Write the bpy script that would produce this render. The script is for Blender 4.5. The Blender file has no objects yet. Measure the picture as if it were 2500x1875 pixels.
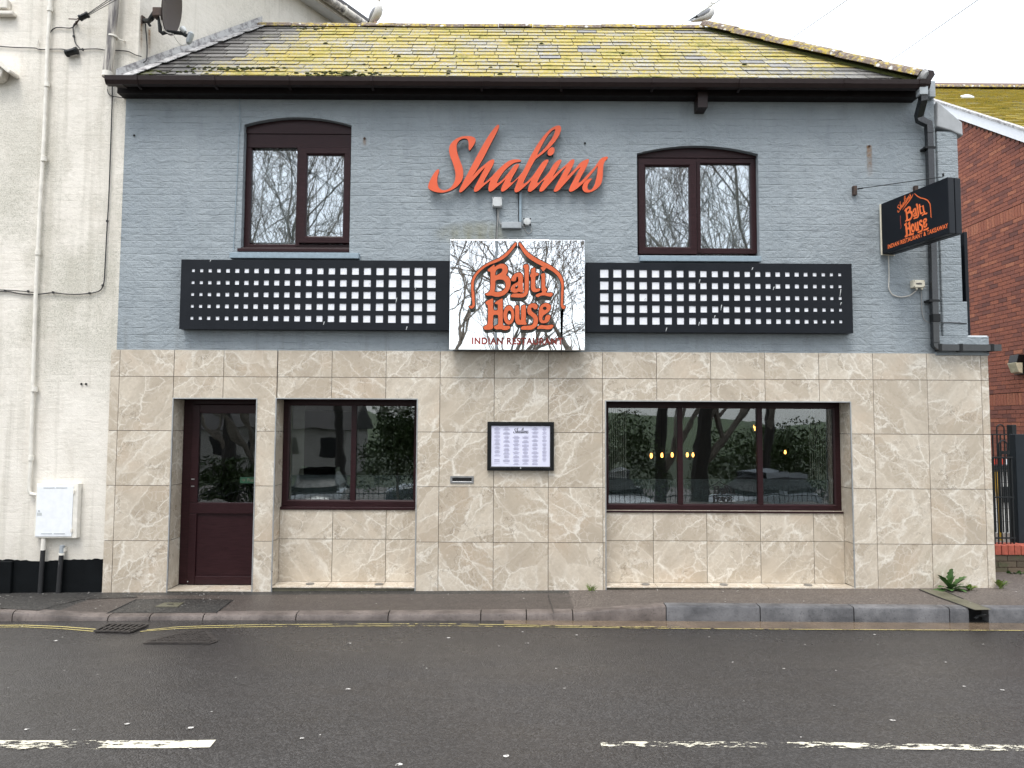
import bpy, bmesh, math, random
from mathutils import Vector, Matrix
rnd = random.Random(7)
S = bpy.context.scene
COL = S.collection

# ------------------------------------------------------------------ camera, sky, sun, exposure
CX, CD, CH = 0.787, 7.852, 1.7765
YAW, PITCH, ROLL, FPX = 0.00123, 0.05988, 0.00467, 1734.0
_f = Vector((math.sin(YAW)*math.cos(PITCH), math.cos(YAW)*math.cos(PITCH), math.sin(PITCH)))
_r0 = Vector((math.cos(YAW), -math.sin(YAW), 0)); _u0 = _r0.cross(_f)
_r = _r0*math.cos(ROLL)+_u0*math.sin(ROLL); _u = _u0*math.cos(ROLL)-_r0*math.sin(ROLL)
CAMP = Vector((CX, -CD, CH))
cd = bpy.data.cameras.new('camera'); cam = bpy.data.objects.new('camera', cd); COL.objects.link(cam)
cd.sensor_width = 36; cd.lens = 36*FPX/2500; cd.clip_end = 2000; cd.clip_start = 0.05
cam.matrix_world = Matrix(((_r.x, _u.x, -_f.x, CAMP.x), (_r.y, _u.y, -_f.y, CAMP.y), (_r.z, _u.z, -_f.z, CAMP.z), (0, 0, 0, 1)))
S.camera = cam
W = bpy.data.worlds.new('World'); S.world = W; W.use_nodes = True
SUN_EL, SUN_AZ = math.radians(64), math.radians(198)
def build_world():
    nt = W.node_tree; nt.nodes.clear(); n = nt.nodes; L = nt.links.new
    sky = n.new('ShaderNodeTexSky'); sky.sky_type = 'NISHITA'; sky.sun_disc = False
    sky.sun_elevation = SUN_EL; sky.sun_rotation = SUN_AZ; sky.air_density = 1.0; sky.dust_density = 2.0
    b1 = n.new('ShaderNodeBackground'); b1.inputs[1].default_value = 0.05; L(sky.outputs[0], b1.inputs[0])
    # even overcast cloud: brighter towards the zenith, as an overcast sky is
    tc = n.new('ShaderNodeTexCoord'); sp = n.new('ShaderNodeSeparateXYZ'); L(tc.outputs['Generated'], sp.inputs[0])
    mr = n.new('ShaderNodeMapRange'); mr.inputs['From Min'].default_value = -0.05; mr.inputs['From Max'].default_value = 1.0
    mr.inputs['To Min'].default_value = 0.74; mr.inputs['To Max'].default_value = 1.36; L(sp.outputs['Z'], mr.inputs['Value'])
    no = n.new('ShaderNodeTexNoise'); no.inputs['Scale'].default_value = 2.2; no.inputs['Detail'].default_value = 4; L(tc.outputs['Generated'], no.inputs[0])
    m2 = n.new('ShaderNodeMapRange'); m2.inputs['To Min'].default_value = 0.9; m2.inputs['To Max'].default_value = 1.1; L(no.outputs[0], m2.inputs['Value'])
    mu = n.new('ShaderNodeMath'); mu.operation = 'MULTIPLY'; L(mr.outputs[0], mu.inputs[0]); L(m2.outputs[0], mu.inputs[1])
    b2 = n.new('ShaderNodeBackground'); b2.inputs[0].default_value = (0.955, 0.98, 1.0, 1); L(mu.outputs[0], b2.inputs[1])
    ad = n.new('ShaderNodeAddShader'); L(b1.outputs[0], ad.inputs[0]); L(b2.outputs[0], ad.inputs[1])
    o = n.new('ShaderNodeOutputWorld'); L(ad.outputs[0], o.inputs[0])
build_world()
sd = bpy.data.lights.new('sun', 'SUN'); sd.energy = 1.5; sd.angle = math.radians(24); sd.color = (1, 0.97, 0.93)
sun = bpy.data.objects.new('sun', sd); COL.objects.link(sun)
_sd = Vector((math.sin(SUN_AZ)*math.cos(SUN_EL), math.cos(SUN_AZ)*math.cos(SUN_EL), math.sin(SUN_EL)))
sun.rotation_euler = _sd.to_track_quat('Z', 'Y').to_euler()
S.view_settings.view_transform = 'Standard'; S.view_settings.look = 'None'
S.view_settings.gamma = 1; S.view_settings.use_curve_mapping = False
S.view_settings.exposure = 0.76
S.render.engine = 'CYCLES'

# ------------------------------------------------------------------ photo pixel -> real point on a real plane
def ray(px, py): return _r*((px-1250)/FPX) - _u*((py-937.5)/FPX) + _f
def A(px, py, Y=0.0):
    d = ray(px, py); return CAMP + d*((Y+CD)/d.y)
def AZ(px, py, Z):
    d = ray(px, py); return CAMP + d*((Z-CH)/d.z)
def AP(px, py, p0, n):
    d = ray(px, py); return CAMP + d*((p0-CAMP).dot(n)/d.dot(n))

# ------------------------------------------------------------------ materials
class NT:
    def __init__(s, name, **kw):
        s.m = bpy.data.materials.new(name); s.m.use_nodes = True
        s.t = s.m.node_tree; s.n = s.t.nodes; s.b = s.n['Principled BSDF']; s.out = s.n['Material Output']
        for k, v in kw.items(): s.set(k, v)
    def set(s, k, v):
        i = s.b.inputs[{'col': 'Base Color', 'rough': 'Roughness', 'metal': 'Metallic', 'spec': 'Specular IOR Level', 'nrm': 'Normal', 'coat': 'Coat Weight', 'emit': 'Emission Color', 'es': 'Emission Strength', 'alpha': 'Alpha'}.get(k, k)]
        if hasattr(v, 'is_linked'): s.t.links.new(v, i)
        elif isinstance(v, tuple): i.default_value = (*v[:3], 1)
        else: i.default_value = v
    def _in(s, node, i, v):
        if v is None: return
        if hasattr(v, 'is_linked'): s.t.links.new(v, node.inputs[i])
        elif isinstance(v, tuple) and node.inputs[i].type == 'RGBA': node.inputs[i].default_value = (*v[:3], 1)
        else: node.inputs[i].default_value = v
    def co(s, k='Object'): return s.n.new('ShaderNodeTexCoord').outputs[k]
    def pos(s): return s.n.new('ShaderNodeNewGeometry').outputs['Position']
    def rand(s): return s.n.new('ShaderNodeObjectInfo').outputs['Random']
    def attr(s, k):
        a = s.n.new('ShaderNodeAttribute'); a.attribute_name = k; return a.outputs['Fac']
    def mp(s, v, sc=(1, 1, 1), rot=(0, 0, 0), loc=(0, 0, 0)):
        a = s.n.new('ShaderNodeMapping'); s._in(a, 0, v); s._in(a, 'Scale', sc); s._in(a, 'Rotation', rot); s._in(a, 'Location', loc); return a.outputs[0]
    def noise(s, v, sc=5, det=4, ro=.55, dist=0, out=0):
        a = s.n.new('ShaderNodeTexNoise'); s._in(a, 'Vector', v); s._in(a, 'Scale', sc); s._in(a, 'Detail', det); s._in(a, 'Roughness', ro); s._in(a, 'Distortion', dist); return a.outputs[out]
    def vor(s, v, sc=5, feat='F1', out='Distance', rnd=1):
        a = s.n.new('ShaderNodeTexVoronoi'); a.feature = feat; s._in(a, 'Vector', v); s._in(a, 'Scale', sc); s._in(a, 'Randomness', rnd); return a.outputs[out]
    def ramp(s, f, *st):
        a = s.n.new('ShaderNodeValToRGB'); s._in(a, 0, f); e = a.color_ramp.elements
        while len(e) < len(st): e.new(.5)
        for x, (p, c) in zip(e, st):
            x.position = p; x.color = (*c, 1) if isinstance(c, tuple) else (c, c, c, 1)
        return a.outputs[0]
    def mix(s, f, a, b, mode='MIX'):
        x = s.n.new('ShaderNodeMix'); x.data_type = 'RGBA'; x.blend_type = mode; s._in(x, 0, f)
        for i, v in ((6, a), (7, b)):
            if hasattr(v, 'is_linked'): s.t.links.new(v, x.inputs[i])
            else: x.inputs[i].default_value = (*v[:3], 1)
        return x.outputs[2]
    def math(s, op, a, b=None, c=None, cl=False):
        x = s.n.new('ShaderNodeMath'); x.operation = op; x.use_clamp = cl; s._in(x, 0, a); s._in(x, 1, b); s._in(x, 2, c); return x.outputs[0]
    def vadd(s, a, b):
        x = s.n.new('ShaderNodeVectorMath'); s._in(x, 0, a); s._in(x, 1, b); return x.outputs[0]
    def xyz(s, v):
        a = s.n.new('ShaderNodeSeparateXYZ'); s._in(a, 0, v); return a.outputs
    def comb(s, x, y, z):
        a = s.n.new('ShaderNodeCombineXYZ'); s._in(a, 0, x); s._in(a, 1, y); s._in(a, 2, z); return a.outputs[0]
    def mr(s, v, a, b, c, d):
        x = s.n.new('ShaderNodeMapRange'); s._in(x, 0, v); s._in(x, 1, a); s._in(x, 2, b); s._in(x, 3, c); s._in(x, 4, d); return x.outputs[0]
    def brick(s, v, bw, rh, mort=.012, sc=1, smooth=.1):
        a = s.n.new('ShaderNodeTexBrick'); s._in(a, 'Vector', v); s._in(a, 'Scale', sc); s._in(a, 'Brick Width', bw); s._in(a, 'Row Height', rh)
        s._in(a, 'Mortar Size', mort); s._in(a, 'Mortar Smooth', smooth); return a.outputs['Fac']
    def bump(s, h, st=.5, dist=.01, nrm=None):
        a = s.n.new('ShaderNodeBump'); s._in(a, 'Height', h); s._in(a, 'Strength', st); s._in(a, 'Distance', dist); s._in(a, 'Normal', nrm); return a.outputs[0]

def plain(name, col, rough=.5, metal=0, var=.12, sc=14, bump=0, **kw):
    t = NT(name, rough=rough, metal=metal, **kw); v = t.co()
    n = t.noise(v, sc, 5, .6)
    t.set('col', t.mix(t.ramp(n, (.3, 0.0), (.7, 1.0)), tuple(c*(1-var) for c in col), tuple(min(1, c*(1+var)) for c in col)))
    t.set('rough', t.mr(n, .3, .7, max(.02, rough-.08), min(1, rough+.08)))
    if bump: t.set('nrm', t.bump(n, bump, .004))
    return t.m

def wall_paint(name, base, light, dark, brick_st, dirt):
    t = NT(name, rough=.75); p = t.pos(); x, y, z = t.xyz(p)
    wob = t.noise(p, 3.5, 3, .6, out=1)
    v2 = t.vadd(t.comb(t.math('ADD', x, y), z, 0.0), t.mp(wob, (.035, .035, .035)))
    br = t.math('ADD', t.math('MULTIPLY', t.brick(v2, 40.0, .0755, .007, smooth=.7), .6), t.math('MULTIPLY', t.brick(v2, .225, .0755, .007, smooth=.7), .4))
    n1 = t.noise(p, 1.3, 5, .6); n2 = t.noise(p, 26, 6, .65); n3 = t.noise(t.mp(p, (1, 1, .35)), 6, 5, .6)
    c = t.mix(t.ramp(n1, (.3, 0.0), (.7, 1.0)), base, light)
    c = t.mix(t.math('MULTIPLY', t.ramp(n3, (.52, 0.0), (.8, 1.0)), .45), c, dark)
    if dirt:
        # algae and soot specks in broad patches on the render
        pt = t.math('ADD', t.noise(p, .9, 4, .6), t.math('MULTIPLY', t.math('SUBTRACT', n2, .5), .35))
        zone = t.math('MULTIPLY', t.mr(z, 1.6, 2.9, .15, 1.0), t.mr(z, 4.4, 5.6, 1.0, .45))
        sp = t.math('MULTIPLY', t.ramp(t.noise(p, 70, 4, .75), (.49, 0.0), (.62, 1.0)), t.math('MULTIPLY', t.ramp(pt, (.42, 0.0), (.60, 1.0)), zone))
        c = t.mix(t.math('MULTIPLY', sp, .8), c, (.16, .15, .10))
        c = t.mix(t.math('MULTIPLY', t.math('MULTIPLY', t.ramp(pt, (.40, 0.0), (.62, 1.0)), zone), .5), c, (.43, .42, .35))
        run = t.math('MULTIPLY', t.ramp(t.noise(t.mp(p, (8, 8, .35)), 1.0, 5, .62), (.52, 0.0), (.68, 1.0)), .42); c = t.mix(run, c, (.40, .375, .31))
        low = t.math('MULTIPLY', t.mr(z, .25, .8, .5, 0.0), n1)
        c = t.mix(low, c, (.30, .27, .21))
    else:
        sp = t.ramp(t.noise(p, 55, 3, .7), (.66, 0.0), (.72, 1.0)); c = t.mix(t.math('MULTIPLY', sp, .35), c, (.09, .12, .14))
    if not dirt:
        q = t.math('ADD', t.math('POWER', t.math('DIVIDE', t.math('SUBTRACT', x, .42), .55), 2.0), t.math('POWER', t.math('DIVIDE', t.math('SUBTRACT', z, 3.93), .17), 2.0))
        c = t.mix(t.math('MULTIPLY', t.mr(q, 0.0, 1.0, 1.0, 0.0), t.ramp(n3, (.35, .15), (.6, .75))), c, (.20, .195, .125))
        run = t.math('MULTIPLY', t.ramp(t.noise(t.mp(p, (9, 9, .5)), 1.0, 4, .6), (.55, 0.0), (.7, 1.0)), t.mr(z, 2.6, 3.1, .45, .12)); c = t.mix(run, c, (.19, .205, .20))
    crk = t.math('MULTIPLY', t.ramp(br, (.2, 0.0), (1.0, 1.0)), t.ramp(t.noise(p, 2.2, 3, .6), (.5, 0.0), (.62, 1.0)))
    c = t.mix(t.math('MULTIPLY', crk, .28), c, dark)
    t.set('col', c)
    br = t.math('MULTIPLY', br, t.ramp(t.noise(t.mp(p, (1, 1, 2.2)), 1.5, 5, .7), (.42, .05), (.62, 1.0)))
    h = t.math('ADD', t.math('MULTIPLY', br, -brick_st), t.math('MULTIPLY', t.noise(t.mp(p, (1, 1, 1.4)), 17, 6, .68), 1.0))
    h = t.math('ADD', h, t.math('MULTIPLY', t.noise(t.mp(p, (1, 1, 1.6)), 75, 3, .6), .35)); h = t.math('ADD', h, t.math('MULTIPLY', t.noise(t.mp(p, (1, 1, 1.5)), 6, 5, .65, .6), 1.5))
    t.set('nrm', t.bump(h, .42 if dirt else .9, .011 if dirt else .016))
    return t.m
M = {}
M['blue'] = wall_paint('blue_grey_masonry_paint', (.252, .290, .316), (.31, .348, .372), (.16, .19, .21), .42, False)
M['white'] = wall_paint('cream_render', (.67, .63, .56), (.76, .72, .65), (.5, .45, .38), .16, True)

def marble(name):
    t = NT(name, rough=.28); r = t.rand(); p0 = t.co()
    off = t.math('MULTIPLY', r, 83.0); flip = t.math('MULTIPLY', t.math('SUBTRACT', t.math('ROUND', t.math('FRACT', t.math('MULTIPLY', r, 13.7))), .5), 2.0)
    x, y, z = t.xyz(p0); v = t.vadd(t.comb(t.math('MULTIPLY', x, flip), y, z), t.comb(off, t.math('MULTIPLY', off, 1.7), t.math('MULTIPLY', off, .6)))
    vs = t.vadd(v, t.mp(t.noise(v, 3.2, 6, .68, out=1), (.20, .20, .20)))        # crumpled coordinates: breccia edges
    vf = t.vadd(v, t.mp(t.noise(v, 9, 5, .7, out=1), (.09, .09, .09)))
    dg = t.mp(t.mp(vs, rot=(0, .85, 0)), (2.2, 2.2, .75)); dg2 = t.mp(t.mp(vf, rot=(0, .7, 0)), (3.0, 3.0, .42))
    cell = t.xyz(t.vor(dg, 2.1, out='Color'))[0]; edge = t.vor(dg, 2.1, 'DISTANCE_TO_EDGE'); edge2 = t.vor(t.mp(vs, rot=(0, -.5, 0)), 5.2, 'DISTANCE_TO_EDGE'); edge3 = t.vor(vf, 13, 'DISTANCE_TO_EDGE')
    n2 = t.noise(vs, 5.0, 7, .66); n3 = t.noise(v, 38, 5, .68); strk = t.noise(dg2, 2.2, 6, .66)
    c = t.mix(t.ramp(cell, (.15, 0.0), (.85, 1.0)), (.445, .378, .292), (.575, .508, .412))
    c = t.mix(t.math('MULTIPLY', t.ramp(strk, (.47, 0.0), (.66, 1.0)), .65), c, (.36, .305, .235))
    c = t.mix(t.math('MULTIPLY', t.ramp(n2, (.5, 0.0), (.68, 1.0)), .45), c, (.40, .34, .265))
    c = t.mix(t.math('MULTIPLY', t.ramp(t.noise(vs, 1.7, 3, .5), (.54, 0.0), (.66, 1.0)), .42), c, (.50, .385, .275))
    gate = t.ramp(t.noise(v, 2.4, 3, .6), (.42, 0.0), (.56, 1.0)); gate2 = t.ramp(t.noise(t.mp(v, loc=(4, 4, 4)), 3.2, 3, .6), (.46, 0.0), (.6, 1.0))
    wv = t.math('MULTIPLY', t.ramp(edge, (.0, 1.0), (.045, .0)), t.math('ADD', t.math('MULTIPLY', gate, .75), .2))
    wv = t.math('MAXIMUM', wv, t.math('MULTIPLY', t.ramp(edge2, (.0, 1.0), (.05, 0.0)), t.math('MULTIPLY', gate2, .8)))
    wv = t.math('MAXIMUM', wv, t.math('MULTIPLY', t.ramp(edge3, (.0, 1.0), (.07, 0.0)), t.math('MULTIPLY', gate, .45)))
    wv = t.math('MAXIMUM', wv, t.math('MULTIPLY', t.ramp(strk, (.30, 1.0), (.40, 0.0)), .6))
    wv = t.math('MAXIMUM', wv, t.math('MULTIPLY', t.ramp(n3, (.60, 0.0), (.68, 1.0)), t.math('MULTIPLY', gate2, .7)))
    c = t.mix(wv, c, (.76, .72, .64))
    dk = t.math('MULTIPLY', t.ramp(t.math('ABSOLUTE', t.math('SUBTRACT', t.noise(vf, 2.4, 5, .6), .5)), (0.0, 1.0), (.010, 0.0)), t.math('MULTIPLY', gate2, .65))
    c = t.mix(dk, c, (.17, .13, .09)); c = t.mix(t.mr(n3, .3, .6, .16, 0.0), c, (.27, .225, .17))
    c = t.mix(.14, c, t.mix(t.rand(), (.36, .30, .24), (.62, .56, .47)))
    t.set('col', c); t.set('rough', t.mr(n2, .3, .7, .22, .38)); t.set('nrm', t.bump(t.math('ADD', n2, t.math('MULTIPLY', n3, .3)), .10, .003))
    return t.m
M['marble'] = marble('beige_marble_tile')
M['grout'] = plain('dark_grout', (.10, .085, .07), .9)
def upvc(name, col):
    t = NT(name, rough=.38, spec=.22); v = t.co()
    g = t.noise(t.mp(v, (3, 8, 45)), 3, 4, .6)
    t.set('col', t.mix(t.ramp(g, (.35, 0.0), (.7, 1.0)), col, tuple(c*1.7 for c in col))); t.set('rough', t.mr(g, .3, .7, .28, .42)); return t.m
M['upvc'] = upvc('mahogany_upvc', (.0175, .006, .0072))
M['gut'] = plain('brown_plastic', (.019, .0105, .0098), .42, spec=.3)
M['dark'] = plain('dark_brown_board', (.010, .007, .007), .6, spec=.2)
M['black'] = plain('black_gloss', (.005, .0053, .006), .32, spec=.3)
M['navy'] = plain('black_sign_paint', (.0065, .0085, .0125), .42, sc=4, spec=.22)
M['acryl'] = plain('white_acrylic', (.72, .735, .775), .45, var=.1, sc=9)
M['orange'] = plain('orange_lettering', (.66, .092, .026), .5, var=.06, sc=5)
M['orange2'] = plain('orange_dull_lettering', (.60, .115, .034), .4, var=.08, sc=5)
M['redtext'] = plain('brick_red_vinyl', (.30, .045, .03), .5)
M['printor'] = plain('orange_print', (.85, .17, .04), .5, var=.1)
M['grey'] = plain('grey_plastic', (.33, .36, .38), .5)
M['lgrey'] = plain('light_grey_plastic', (.5, .52, .52), .5)
M['steel'] = plain('brushed_steel', (.36, .36, .36), .38, .9)
M['trim'] = plain('aluminium_trim', (.42, .43, .43), .35, .6)
M['cable'] = plain('black_cable', (.018, .017, .018), .5)
M['gcable'] = plain('grey_cable', (.30, .30, .29), .6)
M['wcable'] = plain('painted_cable', (.55, .52, .47), .6)
M['mwhite'] = plain('white_plastic', (.76, .78, .80), .45, var=.05)
M['cream'] = plain('cream_plastic', (.70, .65, .52), .5)
M['rust'] = plain('rusty_steel', (.05, .03, .022), .75, var=.6, sc=30)
M['dish'] = plain('brown_dish', (.062, .048, .045), .45)
M['netc'] = plain('net_curtain', (.80, .81, .80), .9, var=.15, sc=9)
M['blind'] = plain('blind_fabric', (.26, .235, .19), .9)
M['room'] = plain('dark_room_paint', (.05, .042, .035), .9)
M['wood'] = plain('table_wood', (.36, .20, .09), .5)
M['pipew'] = plain('cream_pipe', (.72, .69, .62), .45)
M['paper'] = plain('menu_paper', (.66, .665, .80), .6, var=.03)
M['ink'] = plain('menu_ink', (.03, .03, .045), .7)
M['ink2'] = plain('menu_small_print', (.36, .35, .47), .7)
M['lamp'] = NT('lamp_glow', col=(1, .6, .25), emit=(1, .42, .09), es=5).m
M['lens'] = plain('lamp_lens', (.55, .5, .36), .25)
M['green'] = plain('green_sticker', (.004, .045, .018), .5)
M['yellowp'] = plain('yellow_post', (.55, .32, .02), .5)
M['redp'] = plain('red_barrier', (.6, .06, .03), .5)
M['iron'] = plain('dark_iron_paint', (.012, .014, .015), .5, spec=.3)
M['castiron'] = plain('cast_iron', (.035, .030, .027), .55, var=.35, sc=20, bump=.4)
M['hole'] = plain('black_void', (.004, .004, .004), .9)
M['coping'] = plain('red_coping_brick', (.33, .075, .045), .8, var=.25, sc=25, bump=.5)
M['shed'] = plain('painted_blockwork', (.48, .48, .46), .8)
M['barge'] = plain('white_bargeboard', (.82, .84, .88), .4, var=.04)
def streaky(name, a, b, th=.5, st=(14, 14, 1.2)):
    t = NT(name, rough=.6); v = t.co(); n = t.noise(t.mp(v, st), 1, 6, .65)
    t.set('col', t.mix(t.ramp(n, (th-.08, 0.0), (th+.1, 1.0)), a, b)); t.set('nrm', t.bump(n, .3, .003)); return t.m
M['soil'] = streaky('weathered_soil_pipe', (.62, .58, .51), (.12, .11, .11), .52)
M['lead'] = streaky('weathered_lead', (.46, .455, .45), (.17, .16, .165), .53, (16, 16, 16))
M['plinth'] = plain('black_plinth_paint', (.0042, .0052, .006), .7, var=.3, sc=6, bump=.9, spec=.1)
M['pipebk'] = streaky('flaking_black_pipe', (.012, .012, .013), (.6, .58, .54), .66, (16, 16, 7))
M['capl'] = plain('dull_lead_sheet', (.34, .355, .365), .5, bump=.5, sc=8)
M['bluepaint'] = plain('blue_painted_stone', (.24, .31, .36), .7, bump=.8, sc=30)
def glass(name, refl, warp, tint=(.82, .86, .85)):
    t = NT(name); t.n.remove(t.b)
    tr = t.n.new('ShaderNodeBsdfTransparent'); tr.inputs[0].default_value = (*tint, 1)
    gl = t.n.new('ShaderNodeBsdfGlossy'); gl.inputs['Roughness'].default_value = .012; gl.inputs['Color'].default_value = (.93, .97, 1, 1)
    v = t.pos(); h = t.noise(v, 1.7, 2, .45); t._in(gl, 'Normal', t.bump(h, 1.0, warp))
    fr = t.n.new('ShaderNodeLayerWeight'); fr.inputs[0].default_value = .25
    mx = t.n.new('ShaderNodeMixShader'); t._in(mx, 0, t.math('MAXIMUM', t.math('MULTIPLY', fr.outputs['Fresnel'], 1.0), refl))
    t.t.links.new(tr.outputs[0], mx.inputs[1]); t.t.links.new(gl.outputs[0], mx.inputs[2]); t.t.links.new(mx.outputs[0], t.out.inputs[0]); return t.m
M['glass_up'] = glass('coated_window_glass', .36, .0012, (.8, .84, .84))
M['glass'] = glass('shop_window_glass', .115, .0018)
M['glassd'] = glass('door_glass', .12, .004)
def film():
    t = NT('frosted_film'); t.n.remove(t.b)
    tr = t.n.new('ShaderNodeBsdfTransparent'); df = t.n.new('ShaderNodeBsdfDiffuse'); df.inputs[0].default_value = (.13, .14, .14, 1)
    mx = t.n.new('ShaderNodeMixShader'); mx.inputs[0].default_value = .62
    t.t.links.new(tr.outputs[0], mx.inputs[1]); t.t.links.new(df.outputs[0], mx.inputs[2]); t.t.links.new(mx.outputs[0], t.out.inputs[0]); return t.m
M['film'] = film()
def mirror():
    t = NT('mirror_polished_steel', col=(.84, .86, .87), metal=1, rough=.012); p = t.pos(); x, y, z = t.xyz(p)
    h = t.noise(t.mp(p, (1.6, 1, 1)), 1.4, 2, .5)
    edge = t.math('POWER', t.math('MULTIPLY', t.math('ABSOLUTE', t.math('SUBTRACT', x, .85)), 1.36), 6.0)
    h2 = t.math('MULTIPLY', t.noise(p, 5, 2, .5), t.math('MULTIPLY', edge, .5))
    t.set('nrm', t.bump(t.math('ADD', h, h2), 1.0, .0011)); return t.m
M['mirror'] = mirror()

def slate(name='lichen_covered_slate', full=.572):
    t = NT(name, rough=.55); p = t.pos(); tone = t.attr('tone'); cov = t.attr('cover')
    n0 = t.noise(p, 5, 5, .6)
    c = t.mix(tone, (.042, .038, .038), (.105, .098, .096)); c = t.mix(t.math('MULTIPLY', cov, .72), c, t.mix(tone, (.22, .215, .20), (.40, .39, .37)))
    c = t.mix(t.math('MULTIPLY', t.ramp(t.noise(p, 22, 5, .7), (.5, 0.0), (.68, 1.0)), t.math('MULTIPLY', cov, .7)), c, (.42, .42, .40))
    big = t.noise(t.mp(p, (1, 1, 1.4)), 2.2, 4, .55); fine = t.noise(p, 26, 6, .72); dots = t.noise(p, 90, 3, .7)
    f = t.math('ADD', t.math('ADD', t.math('MULTIPLY', big, .42), t.math('MULTIPLY', fine, .62)), t.math('MULTIPLY', dots, .31))
    f = t.math('ADD', f, t.math('MULTIPLY', t.math('SUBTRACT', tone, .5), .03))
    th = t.mr(cov, 0.0, 1.0, .96, full)
    mask = t.math('MULTIPLY', t.math('SUBTRACT', f, th), 7.0, cl=True)
    ly = t.mix(t.ramp(t.noise(p, 5, 4, .6), (.35, 0.0), (.65, 1.0)), (.37, .275, .036), (.255, .235, .045))
    ly = t.mix(t.ramp(t.noise(p, 60, 3, .6), (.4, 0.0), (.65, 1.0)), ly, (.43, .345, .085))
    c = t.mix(mask, c, ly)
    c = t.mix(t.math('MULTIPLY', t.ramp(t.math('ADD', big, t.math('MULTIPLY', fine, .5)), (.86, 0.0), (.95, 1.0)), .8), c, (.11, .12, .035))
    t.set('col', c); t.set('rough', t.mr(mask, 0, 1, .42, .95)); t.set('nrm', t.bump(t.math('ADD', t.math('MULTIPLY', mask, .6), t.noise(p, 45, 4, .6)), .55, .006)); return t.m
M['slate'] = slate(); M['slate2'] = slate('heavily_lichened_tile', .50)
def ridge():
    t = NT('lichened_ridge_tile', rough=.85); p = t.pos()
    c = t.mix(t.noise(p, 7, 5, .65), (.085, .066, .055), (.19, .135, .105))
    c = t.mix(t.ramp(t.noise(p, 13, 6, .72), (.49, 0.0), (.57, 1.0)), c, (.42, .32, .05))
    c = t.mix(t.ramp(t.vor(t.vadd(p, t.mp(t.noise(p, 30, 3, .6, out=1), (.04, .04, .04))), 9), (.16, 1.0), (.22, 0.0)), c, (.55, .55, .52))
    c = t.mix(t.math('MULTIPLY', t.ramp(t.noise(p, 40, 4, .6), (.5, 0.0), (.66, 1.0)), .6), c, (.36, .34, .31))
    t.set('col', c); t.set('nrm', t.bump(t.noise(p, 40, 5, .65), .7, .008)); return t.m
M['ridge'] = ridge()
def brickm():
    t = NT('red_facing_brick', rough=.85); p = t.pos(); tone = t.attr('tone')
    c = t.ramp(tone, (0.0, (.15, .058, .046)), (.35, (.26, .088, .058)), (.7, (.33, .108, .062)), (1.0, (.42, .155, .085)))
    c = t.mix(t.ramp(t.noise(p, 30, 5, .7), (.45, 0.0), (.75, 1.0)), c, (.13, .05, .04))
    t.set('col', c); t.set('nrm', t.bump(t.noise(p, 60, 5, .65), .7, .006)); return t.m
M['brick'] = brickm()
M['mortar'] = plain('brown_mortar', (.10, .055, .04), .95, bump=.6, sc=60)
def oldbrick():
    t = NT('mossy_old_brick', rough=.9); p = t.pos(); tone = t.attr('tone')
    c = t.mix(tone, (.06, .048, .032), (.12, .09, .06)); c = t.mix(t.ramp(t.noise(p, 9, 5, .7), (.5, 0.0), (.65, 1.0)), c, (.06, .065, .03))
    t.set('col', c); t.set('nrm', t.bump(t.noise(p, 50, 5, .65), .8, .006)); return t.m
M['oldbrick'] = oldbrick()
def asphalt(name, base, light, rough, scale, st, wet=False):
    t = NT(name, rough=rough, spec=.5); p = t.pos(); y = t.xyz(p)[1]
    ag = t.vor(p, 95*scale, out='Color'); agd = t.vor(p, 95*scale); n1 = t.noise(p, .55, 5, .6); n2 = t.noise(p, 9, 5, .65); gr = t.noise(p, 170, 3, .7); mid = t.noise(p, 38, 4, .7)
    c = t.mix(t.math('POWER', t.xyz(ag)[0], 2.0), base, light)
    c = t.mix(t.ramp(n1, (.35, 0.0), (.7, .35)), c, tuple(b*.62 for b in base))
    c = t.mix(t.math('MULTIPLY', t.ramp(mid, (.45, 0.0), (.7, 1.0)), .3), c, tuple(b*.5 for b in base))
    c = t.mix(t.math('MULTIPLY', t.ramp(gr, (.60, 0.0), (.70, 1.0)), .5), c, tuple(min(1, l*2.6) for l in light))
    patch = t.noise(t.mp(p, (.5, 1.3, 1)), 1.1, 5, .6); r = t.mr(t.math('ADD', patch, t.math('MULTIPLY', t.math('SUBTRACT', n2, .5), .3)), .35, .65, rough-.10, rough+.14)
    if wet:   # the strip by the gutter has not dried
        w = t.math('MULTIPLY', t.math('ADD', t.mr(y, -2.5, -1.05, -.25, .85), t.math('MULTIPLY', t.math('SUBTRACT', patch, .5), 1.6)), 1.0, cl=True)
        c = t.mix(t.math('MULTIPLY', w, .45), c, tuple(b*.55 for b in base)); r = t.math('SUBTRACT', r, t.math('MULTIPLY', w, .16))
    t.set('col', c); t.set('rough', r)
    h = t.math('ADD', t.math('MULTIPLY', agd, -1.0), t.math('MULTIPLY', n2, .5))
    t.set('nrm', t.bump(h, st, .004)); return t.m
M['road'] = asphalt('wet_asphalt', (.032, .029, .0272), (.080, .0755, .073), .37, 1.0, .8, True)
M['pave'] = asphalt('damp_brown_asphalt', (.050, .041, .036), (.105, .088, .077), .5, 1.0, .7)
M['pave2'] = asphalt('coarse_brown_asphalt', (.078, .064, .055), (.175, .148, .128), .58, .8, 1.0)
M['pave3'] = asphalt('black_patch_asphalt', (.020, .019, .018), (.07, .066, .06), .55, .7, 1.0)
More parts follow.
